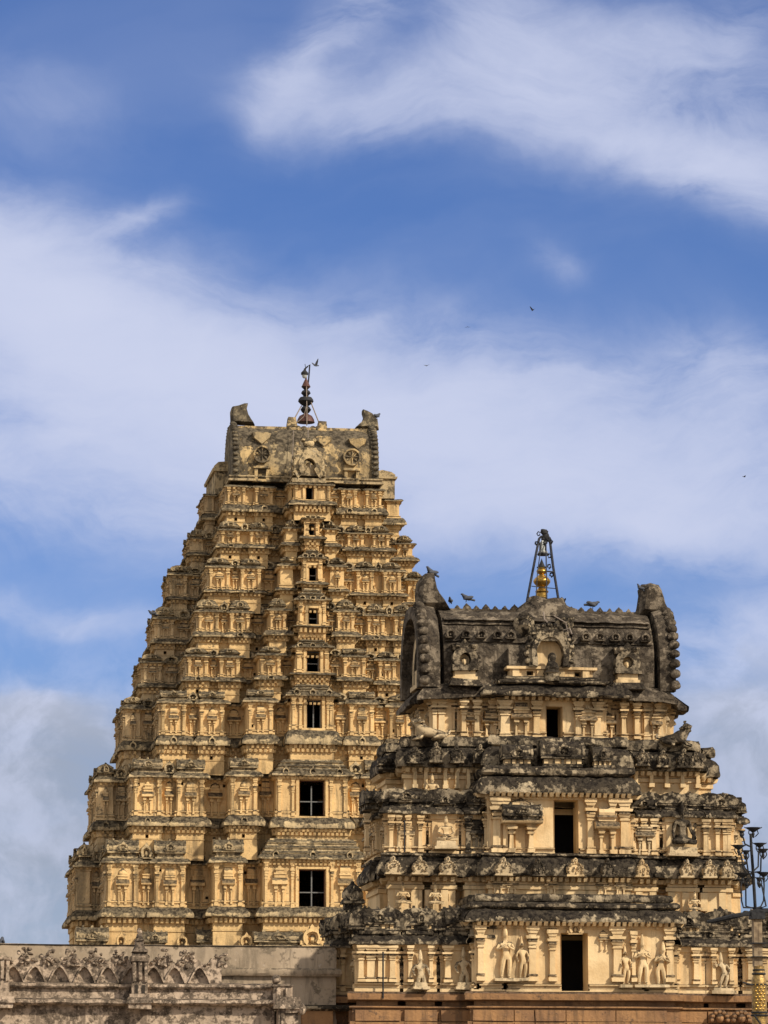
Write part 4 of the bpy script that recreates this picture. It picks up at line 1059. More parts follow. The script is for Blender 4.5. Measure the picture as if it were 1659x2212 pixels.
for (u, v0, v1, w) in [(895, 1612, 1652, .5), (940, 1600, 1650, .42), (985, 1606, 1650, .4), (1035, 1604, 1650, .42), (1385, 1606, 1650, .42), (1430, 1608, 1652, .4), (1475, 1606, 1652, .44), (1500, 1612, 1652, .4)]:
    put_kudu(u, 88.15, v0, v1, w, .25, 'near_ledge')
for (a, b, v0) in [(1085, 1150, 1598), (1168, 1262, 1588), (1280, 1322, 1600)]: put_roof(a, b, 87.3, v0, 1652, 'roof_shrine', .6)
for u in (895, 918, 960, 985, 1010, 1035): 
    x = px(u, 88.5, 1680); mb = MB(); Y = 88.5
    z = ZN(1662, Y); mb.box(x-.045, x+.045, Y-.16, Y+.1, z-.42, z+.02); mb.box(x-.07, x+.07, Y-.2, Y+.1, z-.5, z-.40); near.build(mb.jit(.012), 'corbel', 'near_wall', fz2)
for u in (1372, 1405, 1438, 1472, 1505): 
    x = px(u, 88.5, 1680); mb = MB(); Y = 88.5
    z = ZN(1662, Y); mb.box(x-.045, x+.045, Y-.16, Y+.1, z-.3, z+.02); mb.box(x-.07, x+.07, Y-.2, Y+.1, z-.38, z-.28); mb.box(x-.2, x+.02, Y-.05, Y+.05, z-.62, z-.56); near.build(mb.jit(.012), 'corbel', 'near_wall', fz2)
# ---- storey 3
w3, cp3, cz3 = storey('storey_wall', n3, t3, 1592, 1505, 1497, (1180, 1215, 1521, 1591))
ov = 89.5
mb = MB(); za, zb = ZN(1503, ov), ZN(1470, ov)
mb.sweep(n3, [(0, za+.03), (.25, za-.0), (.36, za-.06), (.42, za-.05), (.41, za+.06), (.3, za+.2), (.12, zb-.05), (-.2, zb)], seg=.12, amp=.055, fr=3, blk=.7, bamp=.03); mb.cap(n3, zb-.04)
# corners of the eave dip: the flare follows distance from the axis
xc3 = px(1186, ov, 1490)
mb.v = [(x, y, z-.028*max(0, abs(x-xc3)-1.6)**2) for x, y, z in mb.v]
eave3 = near.build(mb, 'flared_eave', 'near_roof')
mb = MB(); dentils(mb, n3, ZN(1512, ov), ZN(1500, ov), .30, .17, 93); near.build(mb.jit(.012), 'rafter_row', 'near_wall', w3)
cp3w = [(px(1074, 89.2, 1490), 91), (px(1074, 89.2, 1490), 89.15), (px(1316, 89.2, 1490), 89.15), (px(1316, 89.2, 1490), 91)]
mb = MB(); za, zb = ZN(1503, 89.1), ZN(1472, 89.1)
mb.sweep(cp3w, kapota(.5, za, zb), seg=.13, amp=.07, closed=False, fr=3); mb.cap(cp3w, zb-.03); near.build(mb, 'eave', 'near_ledge')
# column-and-niche rhythm of the walls, read off storey by storey
for (u, w) in [(938, .16), (953, .26), (1040-4, .0), (1062, .2), (1078, .0), (1089, .34), (1094, .22), (1158, .26), (1290, .28), (1248, .24), (1395, .2), (1424, .28)]:
    if w: put_pil(u, 89.18 if 1083 < u < 1303 else 89.5, 1510, 1591, w, .16)
for (u, w) in [(1000, .2), (1028, .2), (1345, .2), (1373, .2)]: put_pil(u, 89.42, 1512, 1590, w, .26)
for (u, Y, v0, w) in [(968, 89.85, 1528, .42), (1059, 89.5, 1532, .46), (1124, 89.2, 1514, .52), (1268, 89.2, 1518, .46), (1311, 89.5, 1530, .40), (1383+6, 89.8, 1528, .36), (1415, 89.5, 1530, .3), (1014, 89.5, 1530, .3)]:
    put_aed(u, Y, v0, 1590, w, .26)
# storey 2 carvings
for (u, w) in [(1071, .3), (1090, .2), (1174, 0), (1274, .26), (1347, .34), (1322, .2)]:
    if w: put_pil(u, 87.0, 1720, 1840, w, .2)
put_aed(1123, 87.0, 1722, 1840, 1.0, .42); near.put('niche_roof', ('roof_shrine', 1), 'near_ledge', Vector((px(1123, 87, 1760), 87.05, ZN(1775, 87))), (1.0, .5, .5), 0)
put_aed(1308, 87.0, 1738, 1840, .6, .34)
for (u, w) in [(844, .16), (860, .14), (880, .14), (907, .16), (1010, .18), (1048, .18), (1367, .18), (1389, .16), (1411, .18), (1523, .2), (1548, .17), (1564, .17), (1573, .16)]: put_pil(u, 87.3, 1762, 1841, w, .18, 'near_wall' if not 1000 < u < 1050 else 'near_ledge')
put_aed(876, 87.3, 1774, 1840, .44, .12); put_aed(1390, 87.3, 1766, 1842, .5, .22, 'statue')
for (u, w) in [(792, .16), (812, .15), (830, .16)]: put_pil(u, 89.2, 1760, 1841, w, .16)
put_aed(1029, 87.3, 1768, 1840, .34, .14, 'near_ledge')
# storey 1 carvings
for (u, w, v0) in [(1037, .24, 1998), (1149, .28, 1998), (1192, .24, 2006), (1332, .34, 1998), (1367, .15, 2008), (1445, .26, 1998)]: put_pil(u, 85.0, v0, 2118, w, .17)
for (u, w) in [(779, .2), (800, .3), (823, .3), (847, .22), (885, .15), (930, .15), (966, .24), (1461, .14), (1502, .22), (1540, .15), (1578, .15), (1620, .26), (1648, .26)]: put_pil(u, 85.5, 2043, 2122, w, .18)
for (u, w) in [(709, .17), (728, .17), (762, .17)]: put_pil(u, 87.7, 2043, 2135, w, .17)
put_aed(1303, 85.0, 2006, 2050, .26, .10)
near.put('horseshoe_gable', ('kudu', 1), 'near_wall', Vector((px(1241, 85, 2010), 85, ZN(2016, 85))), (.36, .16, .33), 0)
mb = MB(); x0, x1 = px(1212, 85, 2070), px(1270, 85, 2070)
for (u, v) in [(1128, 2122), (1387, 2131), (1440, 2131)]: pass
# figures
for (pose, u, a, b, Y, mt, sx) in [
    ('namaste', 1091, 1992, 2113, 84.93, 'near_wall', .95), ('small', 1128, 2018, 2114, 84.95, 'near_wall', .85),
    ('small', 1351, 2035, 2124, 84.95, 'near_wall', .85), ('namaste', 1387, 2012, 2124, 84.93, 'near_wall', 1.0), ('lean', 1428, 2026, 2126, 84.93, 'near_wall', 1.05),
    ('sitchest', 866, 2056, 2122, 85.85, 'statue', .8), ('mace', 907.5, 2050, 2146, 85.4, 'statue', 1.05), ('sitknee', 945, 2056, 2118, 85.9, 'statue', .8),
    ('mace', 1001, 2043, 2140, 85.4, 'statue', 1.1), ('dance', 1561, 2050, 2130, 85.42, 'statue', 1.1), ('sitchest', 1596, 2060, 2120, 85.9, 'statue', .8),
    ('sitchest', 870, 1905, 1955, 87.1, 'near_wall', 1.0), ('sitchest', 940, 1907, 1955, 87.1, 'near_wall', 1.0), ('sitchest', 1500, 1918, 1962, 87.1, 'near_wall', 1.0),
    ('sit', 963, 1760, 1818, 87.1, 'near_wall', 1.05), ('sit', 933, 1670, 1724, 88.2, 'near_wall', 1.0), ('sitknee', 1473, 1722, 1822, 87.2, 'near_ledge', .72)]:
    put_fig(pose, u, a, b, Y, mt, sx)
for (ua, ub, v0, v1, Y) in [(940, 986, 1816, 1834, 86.95), (1444, 1506, 1822, 1843, 87.0), (893, 925, 2122, 2138, 85.2), (986, 1020, 2122, 2138, 85.25), (1070, 1112, 2112, 2119, 84.8), (1118, 1138, 2113, 2119, 84.82), (1372, 1442, 2124, 2130, 84.8), (1340, 1362, 2124, 2130, 84.82), (1538, 1586, 2130, 2142, 85.2)]:
    mb = MB(); xa, xb = px(ua, Y, v0), px(ub, Y, v0); mb.box(xa, xb, Y-.12, Y+.5, ZN(v1, Y), ZN(v0, Y), .03, .02); mb.box(xa-.03, xb+.03, Y-.15, Y+.5, ZN(v1, Y), ZN(v1, Y)+.07)
    near.build(mb.jit(.03, 5), 'statue_plinth', 'statue')
for (u, v0, v1, Y) in [(827.5, 2056, 2136, 85.25)]:
    pass

put_kudu(1473, 87.55, 1712, 1828, .78, .3, 'near_ledge')
mb = MB(); mb.tube([tuple(P(827.5, 2157, 85.2)), tuple(P(827.5, 2100, 85.22)), tuple(P(827.5, 2056, 85.25))], .022, 5); near.build(mb, 'iron_rod', 'iron')
mb = MB(); mb.tube([tuple(P(874, 1841, 87.0)), tuple(P(874, 1772, 87.05))], .018, 5); near.build(mb, 'iron_rod', 'iron')
# ---- waggon roof
yr = 89.35; D = 2.9; ym = yr+D/2
xl, xr = px(951, yr, 1400), px(1421, yr, 1400); z0, z1 = ZN(1474, yr), ZN(1311, yr+.8); H = z1-z0
mb = MB(); vault_mesh(mb, vault(D, H, 1, 18), xl+.1, xr-.1, ym, z0, 60, .035, 2.4); nroof = near.build(mb, 'vaulted_roof', 'near_roof')
def band(v0, v1, off, name='roof_band'):
    mb = MB(); za, zb = ZN(v0, yr), ZN(v1, yr)
    def yat(z):
        pr = vault(D, H, 1, 40)[:41]
        for (y, zz) in pr:
            if zz+z0 >= z: return ym+y
        return ym
    n = 50; vs = []; fs = []
    for j in range(n+1):
        x = xl+.15+(xr-xl-.3)*j/n; q = .02*nz(x*3, 0, za); ya_, yb2 = yat(za), yat(zb)
        vs += [(x, ya_+.1, za+q), (x, ya_-off, za+.02+q), (x, yb2-off, zb-.02+q), (x, yb2+.15, zb+.01+q)]
    for j in range(n):
        for i in range(3): a = j*4+i; fs.append((a, a+4, a+5, a+1))
    mb.add(vs, fs); return near.build(mb, name, 'near_roof', nroof), yat
_, yat = band(1384, 1379, .07); band(1334, 1325, .12); band(1344, 1340, .06)
rn = random.Random(8)
mb = MB(); mb.box(xl+.2, xr-.2, ym-.35, ym+.35, z1-.12, z1+.03); near.build(mb.jit(.04, 3), 'ridge', 'near_roof', nroof)
for k in range(20):                                     # ridge knobs
    u = 985+k*20.5; 
    if 1130 < u < 1225: continue
    s = .8+.4*rn.random(); x = px(u, ym, 1305); z = z1
    mb = MB(); mb.lathe([(.12, 0), (.11*s, .05), (.08*s, .10*s), (.03, .15*s), (.012, .17*s)], x, ym-.2, z, 7, 1, .8); near.build(mb.jit(.015, 8), 'ridge_knob', 'near_roof', nroof)
for k in range(14):                                     # fan ornaments on the upper band
    u = 975+k*32+rn.uniform(-3, 3)
    if 1120 < u < 1215: continue
    z = ZN(1376, yr); Y = yat(z)-.06; x = px(u, Y, 1368)
    near.put('fan_ornament', tk('kudu'), 'near_roof', Vector((x, Y, z)), (.26, .16, .25), 0)
def gable(xo, xi, s):
    """ribbed end gable: thick rim with lobes, recessed arch face"""
    th = abs(xi-xo)
    mb = MB(); K = 1.12; pr = vault(D, H, K, 20); pi_ = [(y*.80, z*.84) for y, z in pr]
    a, b = min(xo, xi), max(xo, xi)
    n = len(pr); vs = []
    for j, x in enumerate((a, (a+b)/2, b)):
        kk = 1.0 if j == 1 else .975
        vs += [(x, ym+y*kk*(1+.03*nz(y*4, z*4, x)), z0-.12+z*kk*(1+.03*nz(y*4+5, z*4, x))) for y, z in pr]
    fs = []
    for j in range(2):
        for i in range(n-1): q = j*n+i; fs.append((q, q+n, q+n+1, q+1))
    # face ring outward plus inner wall
    o = len(vs); xf = xo; vs += [(xf, ym+y*.975, z0-.12+z*.975) for y, z in pr]+[(xf, ym+y, z0-.12+z) for y, z in pi_]+[(xf-s*.0+(-s)*.28*-1*-1, ym+y, z0-.12+z) for y, z in pi_]
    for i in range(n-1): fs += [(o+i, o+i+1, o+n+i+1, o+n+i), (o+n+i, o+n+i+1, o+2*n+i+1, o+2*n+i)]
    fs.append(tuple(range(o+2*n, o+3*n)))
    vs2 = len(vs); vs += [(xi, ym+y*.975, z0-.12+z*.975) for y, z in pr]; fs.append(tuple(range(vs2, vs2+n)))
    mb.add(vs, fs)
    g = near.build(mb, 'end_gable', 'near_roof', nroof)
    lb = MB()
    for q in range(2, 20):
        if q % 2 and q > 14: continue
        y, z = pr[q]; xx = xo-s*.0+(.13 if s < 0 else -.13)
    for q in range(11):
        t = (q+.5)/11; i = t*17; i0 = int(i); f = i-i0; y = pr[i0][0]*(1-f)+pr[i0+1][0]*f; z = pr[i0][1]*(1-f)+pr[i0+1][1]*f
        lb = MB(); lb.ell((xo+(.16 if s < 0 else -.04), ym+y*1.02, z0-.12+z*1.0), (.15, .12, .125), 9, 7); near.build(lb.jit(.03, 6), 'rim_lobe', 'near_roof', g)
    # arch niche in the gable face
    nb = MB(); pn = [(y*.5, z*.6) for y, z in pr]
    xx = xo-s*.28
    k = len(pn); vs = [(xx+s*.06, ym+y, z0+z) for y, z in pn]+[(xx+s*.06, ym+y*.75, z0+z*.82) for y, z in pn]
    nb.add(vs, [(i, i+1, k+i+1, k+i) for i in range(k-1)]); nb.box(min(xx, xx+s*.1), max(xx, xx+s*.1), ym-.18, ym+.18, z0, z0+.5); nb.box(min(xx, xx+s*.14), max(xx, xx+s*.14), ym-.7, ym+.7, z0+.0, z0+.12)
    near.build(nb, 'gable_niche', 'statue', g)
    return g
gable(px(902, yr, 1400), px(949, yr, 1400), -1)
gable(px(1457, yr, 1400), px(1423, yr, 1400), 1)
yh = ym-.2
for name_, out in (('horn', [(899, 1316), (897, 1285), (900, 1262), (908, 1246), (918, 1239), (936, 1238), (938, 1250), (941, 1270), (949, 1290), (960, 1303), (975, 1316)]),
            ('horn', [(1372, 1318), (1379, 1300), (1381, 1275), (1380, 1258), (1386, 1251), (1402, 1249), (1418, 1252), (1426, 1262), (1431, 1280), (1438, 1300), (1452, 1318)])):
    mb = MB(); o2 = [(px(u, yh, v), ZN(v, yh)-(.1 if v > 1312 else 0)) for u, v in out]; mb.ext_y(o2, yh-.42, yh+.5, 8, .62)
    near.build(mb.jit(.05, 5), name_, 'near_roof', nroof)
# centre dormer with arched niche
yy = yr-.42; xm = px(1186, yy, 1400); zc = ZN(1408, yy)
mb = MB()
O = [(xm+x, zc+z) for x, z in horseshoe(.58, 22, -30, 1.28)]; I = [(xm+x*1, zc+z) for x, z in horseshoe(.36, 22, -30, 1.2)]
O[0] = (xm+.56, ZN(1436, yy)); O[-1] = (xm-.56, ZN(1436, yy)); I[0] = (xm+.33, ZN(1436, yy)); I[-1] = (xm-.33, ZN(1436, yy))
mb.ring_y(O, I, yy-.12, yy+1.2)
O2 = [(xm+(x-xm)*.86, zc+(z-zc)*.87) for x, z in O]; mb.ring_y(O2, [(xm+(x-xm)*1.03, zc+(z-zc)*1.03) for x, z in I], yy-.2, yy+.3)
for q in range(15):
    a = R_(-15+15*q); mb.ell((xm+.6*math.cos(a), yy-.05, zc+.02+.76*math.sin(a)), (.085, .12, .085), 6, 5)
near.build(mb.jit(.025, 6), 'dormer_arch', 'statue' if False else 'near_ledge', nroof)
mb = MB(); mb.ext_y([(xm+x, zc+z) for x, z in horseshoe(.40, 18, -60, 1.15)], yy+.12, yy+1.0); near.build(mb, 'dormer_niche', 'near_wall', nroof)
mb = MB(); mb.lathe([(.20, 0), (.20, .18), (.24, .22), (.17, .3), (.19, .36), (.15, .46), (.10, .52), (.11, .60), (.105, .68), (.07, .75), (.02, .77)], px(1190, yy, 1440), yy-.16, ZN(1468, yy), 14); near.build(mb.jit(.03, 6), 'shrine_knob', 'near_ledge', nroof)
mb = MB(); zt_ = ZN(1366, yy)       # lion-face crest over the niche up to the ridge
mb.ell((xm-.02, yy, zt_+.02), (.26, .2, .17), 9, 7)
for sx in (-1, 1):
    mb.ell((xm+sx*.14, yy-.13, zt_+.08), (.07, .07, .07), 6, 5); mb.ell((xm+sx*.3, yy-.02, zt_+.12), (.1, .1, .12), 6, 5); mb.ell((xm+sx*.38, yy+.05, zt_-.12), (.14, .12, .12), 6, 5)
mb.box(xm-.22, xm+.22, yy-.15, yy+.5, zt_-.16, zt_-.04, .05)
near.build(mb.jit(.05, 6), 'lion_mask', 'near_ledge', nroof)
for (u, v, r, mt) in [(1136, 1343, .30, 'near_ledge'), (1222, 1343, .27, 'near_ledge')]:
    x, z = px(u, yr+.1, v), ZN(v, yr+.1); mb = MB(); mb.ell((x, yr+.35, z), (r, .35, r*1.25), 10, 8); mb.ell((x, yr+.1, z-.05), (r*.6, .25, r*.7), 8, 6)
    for sx in (-1, 1): mb.ell((x+sx*r*.4, yr+.02, z+.15), (.07, .08, .06), 6, 5)
    near.build(mb.jit(.09, 5), 'lion_mask', mt, nroof)
mb = MB(); x = px(1180, ym-.3, 1300); mb.lathe([(1.0, -.42), (.86, -.15), (.66, 0), (.56, .08), (.5, .16), (.38, .20)], x, ym-.15, ZN(1303, ym), 18, 1, .75); near.build(mb.jit(.09, 4), 'finial_mound', 'near_roof', nroof)
# dormer flanks, ledge and cream strip with holes
for (ua, ub) in ((1100, 1146), (1228, 1281)):
    mb = MB(); mb.box(px(ua, yy, 1410), px(ub, yy, 1410), yy+.05, yy+1.2, ZN(1436, yy), ZN(1394, yy), .02, .04); near.build(mb.jit(.04, 4), 'dormer_flank', 'near_roof', nroof)
fp = [(px(1104, yy, 1440), yy+1.2), (px(1104, yy, 1440), yy+.08), (px(1280, yy, 1440), yy+.08), (px(1280, yy, 1440), yy+1.2)]
Lp = fp[2][0]-fp[1][0]; za, zb = ZN(1457, yy), ZN(1436, yy)
mb = MB(); mb.sweep(fp, [(.02, za), (.02, zb-.06), (.12, zb-.05), (.12, zb+.02), (-.1, zb+.04)], seg=.2, amp=.015, closed=False, holes=[(1, Lp*.2, Lp*.28, za+.04, zb-.1, .3), (1, Lp*.78, Lp*.86, za+.04, zb-.1, .3)]); mb.cap(fp, zb+.01)
for sx in (.06, .36, .62, .92): mb.box(fp[1][0]+Lp*sx-.09, fp[1][0]+Lp*sx+.09, yy+.0, yy+.3, za, zb-.06)
near.build(mb, 'dormer_sill', 'near_wall', nroof)
fp2 = [(px(1084, yy, 1465), yy+1.5), (px(1084, yy, 1465), yy-.08), (px(1300, yy, 1465), yy-.08), (px(1300, yy, 1465), yy+1.5)]
layer(fp2, 1474, 1464, yy, .14, .06, closed=False); layer([(fp2[0][0]+.2, yy+1.5), (fp2[0][0]+.2, yy-.0), (fp2[2][0]-.2, yy-.0), (fp2[2][0]-.2, yy+1.5)], 1465, 1456, yy, .12, .05, closed=False)
for u in (1005, 1356):                                   # small gabled niches on the roof
    Y = yr-.32; x = px(u, Y, 1420); za, zb = ZN(1446, Y), ZN(1388, Y); h = zb-za; w = .34
    mb = MB(); zc_ = za+h*.42
    O = [(x+a, zc_+b) for a, b in horseshoe(w, 18, -70, 1.0)]; I = [(x+a, zc_+b) for a, b in horseshoe(.14, 18, -70, 1.1)]
    mb.ring_y(O, I, Y-.04, Y+.9)
    mb.ext_y([(x-w*1.05, za), (x+w*1.05, za), (x+w*1.0, za+h*.18), (x-w*1.0, za+h*.18)], Y-.08, Y+.9)
    mb.ext_y([(x-w*.9, zc_+h*.35), (x+w*.9, zc_+h*.35), (x+w*1.05, zc_+h*.55), (x+w*.3, zc_+h*.62), (x, zc_+h*.75), (x-w*.3, zc_+h*.62), (x-w*1.05, zc_+h*.55)], Y+.02, Y+.5)
    for sx in (-1, 1): mb.ell((x+sx*.2, Y-.02, zb-.06), (.09, .1, .08), 6, 5)
    g = near.build(mb.jit(.03, 6), 'roof_niche', 'near_ledge' if u < 1200 else 'near_ledge', nroof)
    mb = MB(); mb.ext_y([(x+a, zc_+b) for a, b in horseshoe(.145, 12, -60, 1.1)], Y+.2, Y+.6); mb.ell((x, Y+.12, zc_-.04), (.08, .08, .11), 7, 5); mb.box(x-w*.8, x+w*.8, Y+.02, Y+.8, za-.19, za+.01)
    mb.box(x-w*.95, x+w*.95, Y-.02, Y+.8, za-.24, za-.16); near.build(mb.jit(.01), 'niche_lining', 'near_wall', g)
    mb = MB(); mb.box(x-w*1.3, x+w*1.3, Y-.15, Y+.8, za-.42, za-.24, .05, .05); near.build(mb.jit(.05, 5), 'niche_base', 'near_ledge', g)
def flank(plan, tags, v0, v1, roofv, Yref, roofs=True):
    za, zb = ZN(v0, Yref), ZN(v1, Yref)
    for k, tg in enumerate(tags):
        A = Vector(plan[k]); B = Vector(plan[(k+1) % len(plan)]); L = (B-A).length; d = (B-A).normalized(); nn = Vector((d.y, -d.x)); rot = math.atan2(d.y, d.x)
        side = abs(d.x) < .3 or tg in ('side', 'sbay', 'rside')
        if not side or L < .25 or A.y > 92.5: continue
        n = max(1, round(L/.7))
        for j in range(n+1):
            p = A+d*(.08+(L-.16)*j/n); near.put('pilaster', tk('pilaster'), 'near_wall', Vector((p.x, p.y, za)), (.15, .15, zb-za), rot)
        if L > .6:
            for j in range(n):
                p = A+d*(L*(j+.5)/n); near.put('niche_shrine', tk('niche_shrine'), 'statue', Vector((p.x, p.y, za+.05)), (min(.5, L/n*.6), .2, (zb-za)*.85), rot)
        if roofs and L > .45:
            m_ = max(1, round(L/1.0)); zr0 = zb+.12; zr1 = ZN(roofv, Yref)
            for j in range(m_):
                p = A+d*(L*(j+.5)/m_)-nn*.5; near.put('roof_shrine', tk('roof_shrine'), 'near_ledge', Vector((p.x, p.y, zr0)), (L/m_*.95, .7, zr1-zr0), rot)
flank(n1, t1, 2139, 2043, 1962, 86.5); flank(n2, t2, 1841, 1761, 1708, 88.2); flank(n3, t3, 1590, 1508, 1500, 90.0, False)
for (u, Y, v0, v1, w) in [(762, 87.9, 1905, 1972, .55), (835, 87.4, 1850, 1898, .45), (836, 88.9, 1632, 1664, .5)]:
    near.put('dome_shrine', tk('dome_shrine'), 'near_ledge', Vector((px(u, Y, v1), Y+.3, ZN(v1, Y))), (w, w, ZN(v0, Y)-ZN(v1, Y)), 0)
# ---- crouching lions at the corners of the top terrace
def lion(flip):
    s = -1 if flip else 1        # head towards s*+x ... body along x
    J = {'pel': ((-.38*s, 0, .36), (.27, .30)), 'mid': ((-.05*s, 0, .38), (.26, .26)), 'chs': ((.22*s, 0, .42), (.26, .28)), 'nck': ((.34*s, 0, .66), .17), 'hed': ((.36*s, -.02, .90), .16), 'muz': ((.52*s, -.03, .84), .09), 'top': ((.30*s, 0, 1.02), .10), 'tl': ((-.58*s, .05, .35), .06), 'tl2': ((-.6*s, .1, .55), .04)}
    B = chain('pel', 'mid', 'chs', 'nck', 'hed', 'muz')+[('hed', 'top'), ('pel', 'tl'), ('tl', 'tl2')]
    for sy, q in ((-1, 'a'), (1, 'b')):
        J.update({'sh'+q: ((.26*s, sy*.15, .26), .1), 'el'+q: ((.30*s, sy*.16, .12), .075), 'pw'+q: ((.50*s, sy*.16, .05), .07), 'hp'+q: ((-.40*s, sy*.2, .22), .14), 'kn'+q: ((-.18*s, sy*.24, .14), .1), 'ft'+q: ((-.10*s, sy*.25, .05), .06)})
        B += chain('chs', 'sh'+q, 'el'+q, 'pw'+q)+chain('pel', 'hp'+q, 'kn'+q, 'ft'+q)
    m = skinned('lion', J, B, 'pel')
    for q in range(7): a = q*.9; m.ell((.30*s+.13*math.cos(a), .15*math.sin(a)-.05, .68+.05*q/2), (.07, .07, .08), 6, 4)
    for sy in (-1, 1): m.ell((.30*s, sy*.12, 1.02), (.04, .04, .06), 6, 4)
    return m
for (u0, u1, v0, v1, fl, mt) in [(884, 972, 1546, 1598, True, 'statue'), (1420, 1500, 1545, 1604, False, 'near_ledge')]:
    m = lion(fl); Y = 88.25; x0, x1 = px(u0, Y, v1), px(u1, Y, v1); za, zb = ZN(v1, Y)-.02, ZN(v0, Y); sx = (x1-x0)/1.2; cx = (x0+x1)/2
    m.v = [(cx+x*sx, Y+y*.75, za+z*(zb-za)/1.1) for x, y, z in m.v]; near.build(m.jit(.025, 6), 'lion_statue', mt)
near.flush()

# ---- finial of the near tower
uN = lambda z: (1600+z/5.53)/1.4756
vN = lambda z: (1650+z/5.53)/1.4756
k = ym/F_PX/8.16
def nn_(zx, zy, dy=0): return tuple(P(uN(zx), vN(zy), ym-.15+dy))
fx = nn_(705, 1400)[0]; fb = nn_(705, 1410)[2]
prof = [(100, 1415), (100, 1330), (112, 1318), (122, 1300), (112, 1285), (85, 1262), (75, 1245), (55, 1225), (60, 1212), (105, 1195), (148, 1140), (158, 1112), (150, 1085), (110, 1040), (72, 1015), (66, 1000), (44, 992), (50, 980), (84, 962), (98, 930), (88, 900), (66, 880), (66, 862)]
mb = MB(); mb.lathe([(r*k, (1410-y)*k) for r, y in prof], fx, ym-.15, fb, 28); fo = near.build(mb, 'finial', 'gold')
mb = MB(); mb.lathe([(60*k, 545*k), (92*k, 550*k), (90*k, 562*k), (60*k, 575*k), (34*k, 635*k), (8*k, 700*k), (4*k, 720*k)], fx, ym-.15, fb, 18); near.build(mb, 'finial_cap', 'iron', fo)
T = Root('tripod_frame', nn_(705, 1450), 'black four-legged metal frame with tangled wires standing round the gold finial', 'metal frame')
def tub(pts, r, name, mat, par=None, n=6):
    m = MB(); m.tube(pts, r, n); return T.build(m, name, mat, par)
for pts, r in [(((440, 1475, -.3), (600, 640, -.15), (655, 370, -.05)), .034), (((1005, 1500, -.3), (900, 850, -.15), (838, 350, -.05)), .036), (((600, 1405, -.75), (625, 980, -.45), (700, 420, -.1)), .013), (((790, 1420, -.8), (782, 900, -.5), (775, 420, -.1)), .018)]:
    tub([nn_(*p) for p in pts], r, 'leg', 'blue_iron')
tub([nn_(655, 370), nn_(690, 335), nn_(760, 320), nn_(838, 350)], .03, 'top_bar', 'iron')
tub([nn_(790, 945, -.5), nn_(915, 958, -.2)], .02, 'cross_bar', 'iron'); tub([nn_(525, 1208, -.25), nn_(600, 1218, -.6), nn_(940, 1250, -.25)], .012, 'cross_bar', 'iron')
m = MB()
m.ell(nn_(735, 262), (.09, .09, .10), 9, 7); m.ell(nn_(775, 350), (.10, .08, .14), 8, 6); m.ell(nn_(745, 400), (.07, .07, .10), 8, 6); m.tube([nn_(780, 300), nn_(795, 240), nn_(775, 215), nn_(755, 240)], .025)
T.build(m.jit(.05, 8), 'wire_bundle', 'iron')
m = MB(); rw = random.Random(2)
for (bx, by, n_) in [(650, 290, 4), (620, 450, 4), (760, 440, 5), (860, 420, 3), (840, 670, 2), (870, 1010, 3), (830, 860, 2)]:
    for q in range(n_):
        a = rw.random()*6; m.tube([nn_(bx+20*math.cos(a+t*1.3)*(1+.3*t), by+22*math.sin(a+t*1.3)*(1+.3*t), -.1) for t in range(5)], .012, 4)
T.build(m, 'loose_wire', 'iron')
lc = nn_(722, 640); m = MB(); m.lathe([(.055, 0), (.13, .02), (.135, .06), (.10, .08), (.10, .28), (.06, .34), (.02, .38)], lc[0], lc[1], lc[2], 10); ln = T.build(m, 'lantern', 'glass')
m = MB(); m.lathe([(.15, -.02), (.155, .01), (.13, .045), (.08, .05)], lc[0], lc[1]-.002, lc[2]-.02, 12); m.tube([nn_(722, 480), nn_(740, 430)], .02)
for q in range(4): a = q*1.57+.5; m.tube([(lc[0]+.12*math.cos(a), lc[1]+.12*math.sin(a), lc[2]), (lc[0]+.10*math.cos(a), lc[1]+.10*math.sin(a), lc[2]+.3)], .012, 4)
T.build(m, 'lantern_rim', 'iron', ln)
# loose cable lying over the ridge
c = MB(); q = [(1174, 1322), (1176, 1338), (1190, 1352), (1215, 1362), (1231, 1358), (1235, 1370)]
c.tube([tuple(P(u, v, yr+.1-.12*i)) for i, (u, v) in enumerate(q)], .022, 5)
cb_ = Root('loose_cable', tuple(P(1174, 1322, yr)), 'pale cable looping down from the gold finial over the dark roof ridge', 'cable'); cb_.build(c, 'strand', 'cable')
c = MB(); c.tube([tuple(P(u, v, yr-.25)) for u, v in [(1196, 1330), (1222, 1345), (1228, 1372), (1222, 1384), (1212, 1378)]], .018, 5); cb_.build(c, 'strand', 'cable')

# ==================================================================== BOUNDARY WALL AND PARAPET
bw_ = Root('boundary_wall', (px(350, 87.5), 87.9, 0), 'plain grey stained wall running from the left edge to the cream tower', 'wall')
Y = 87.0; xa, xb = px(-900, Y, 2100), px(726, Y, 2100); zt = pz(2045, Y); xm_ = px(481, Y, 2100)
pl = [(xb, Y+1.2), (xa, Y+1.2), (xa, Y), (xb, Y)]
mb = MB(); mb.sweep(pl, [(.02, 0), (.02, pz(2205, Y)), (0, pz(2200, Y)), (0, zt-.12), (-.05, zt-.03), (-.16, zt)], seg=.35, amp=.018, fr=1.3); mb.cap(pl, zt-.015); bwo = bw_.build(mb, 'wall_face', 'grey_wall')
def bar(xa, xb, Y, v0, v1, off, name, mat, root, par=None, amp=.02, seg=.2):
    za, zb = pz(v0, Y), pz(v1, Y); h = zb-za; mb = MB()
    mb.sweep([(xa, Y+.25), (xa, Y), (xb, Y), (xb, Y+.25)], [(-.02, za), (off*.7, za+.01), (off, za+h*.35), (off*.95, za+h*.75), (off*.5, zb-.01), (-.05, zb)], seg=seg, amp=amp, fr=3, closed=False)
    return root.build(mb, name, mat, par)
bar(xm_, xb, Y, 2112, 2093, .14, 'moulding', 'grey_wall', bw_, bwo)
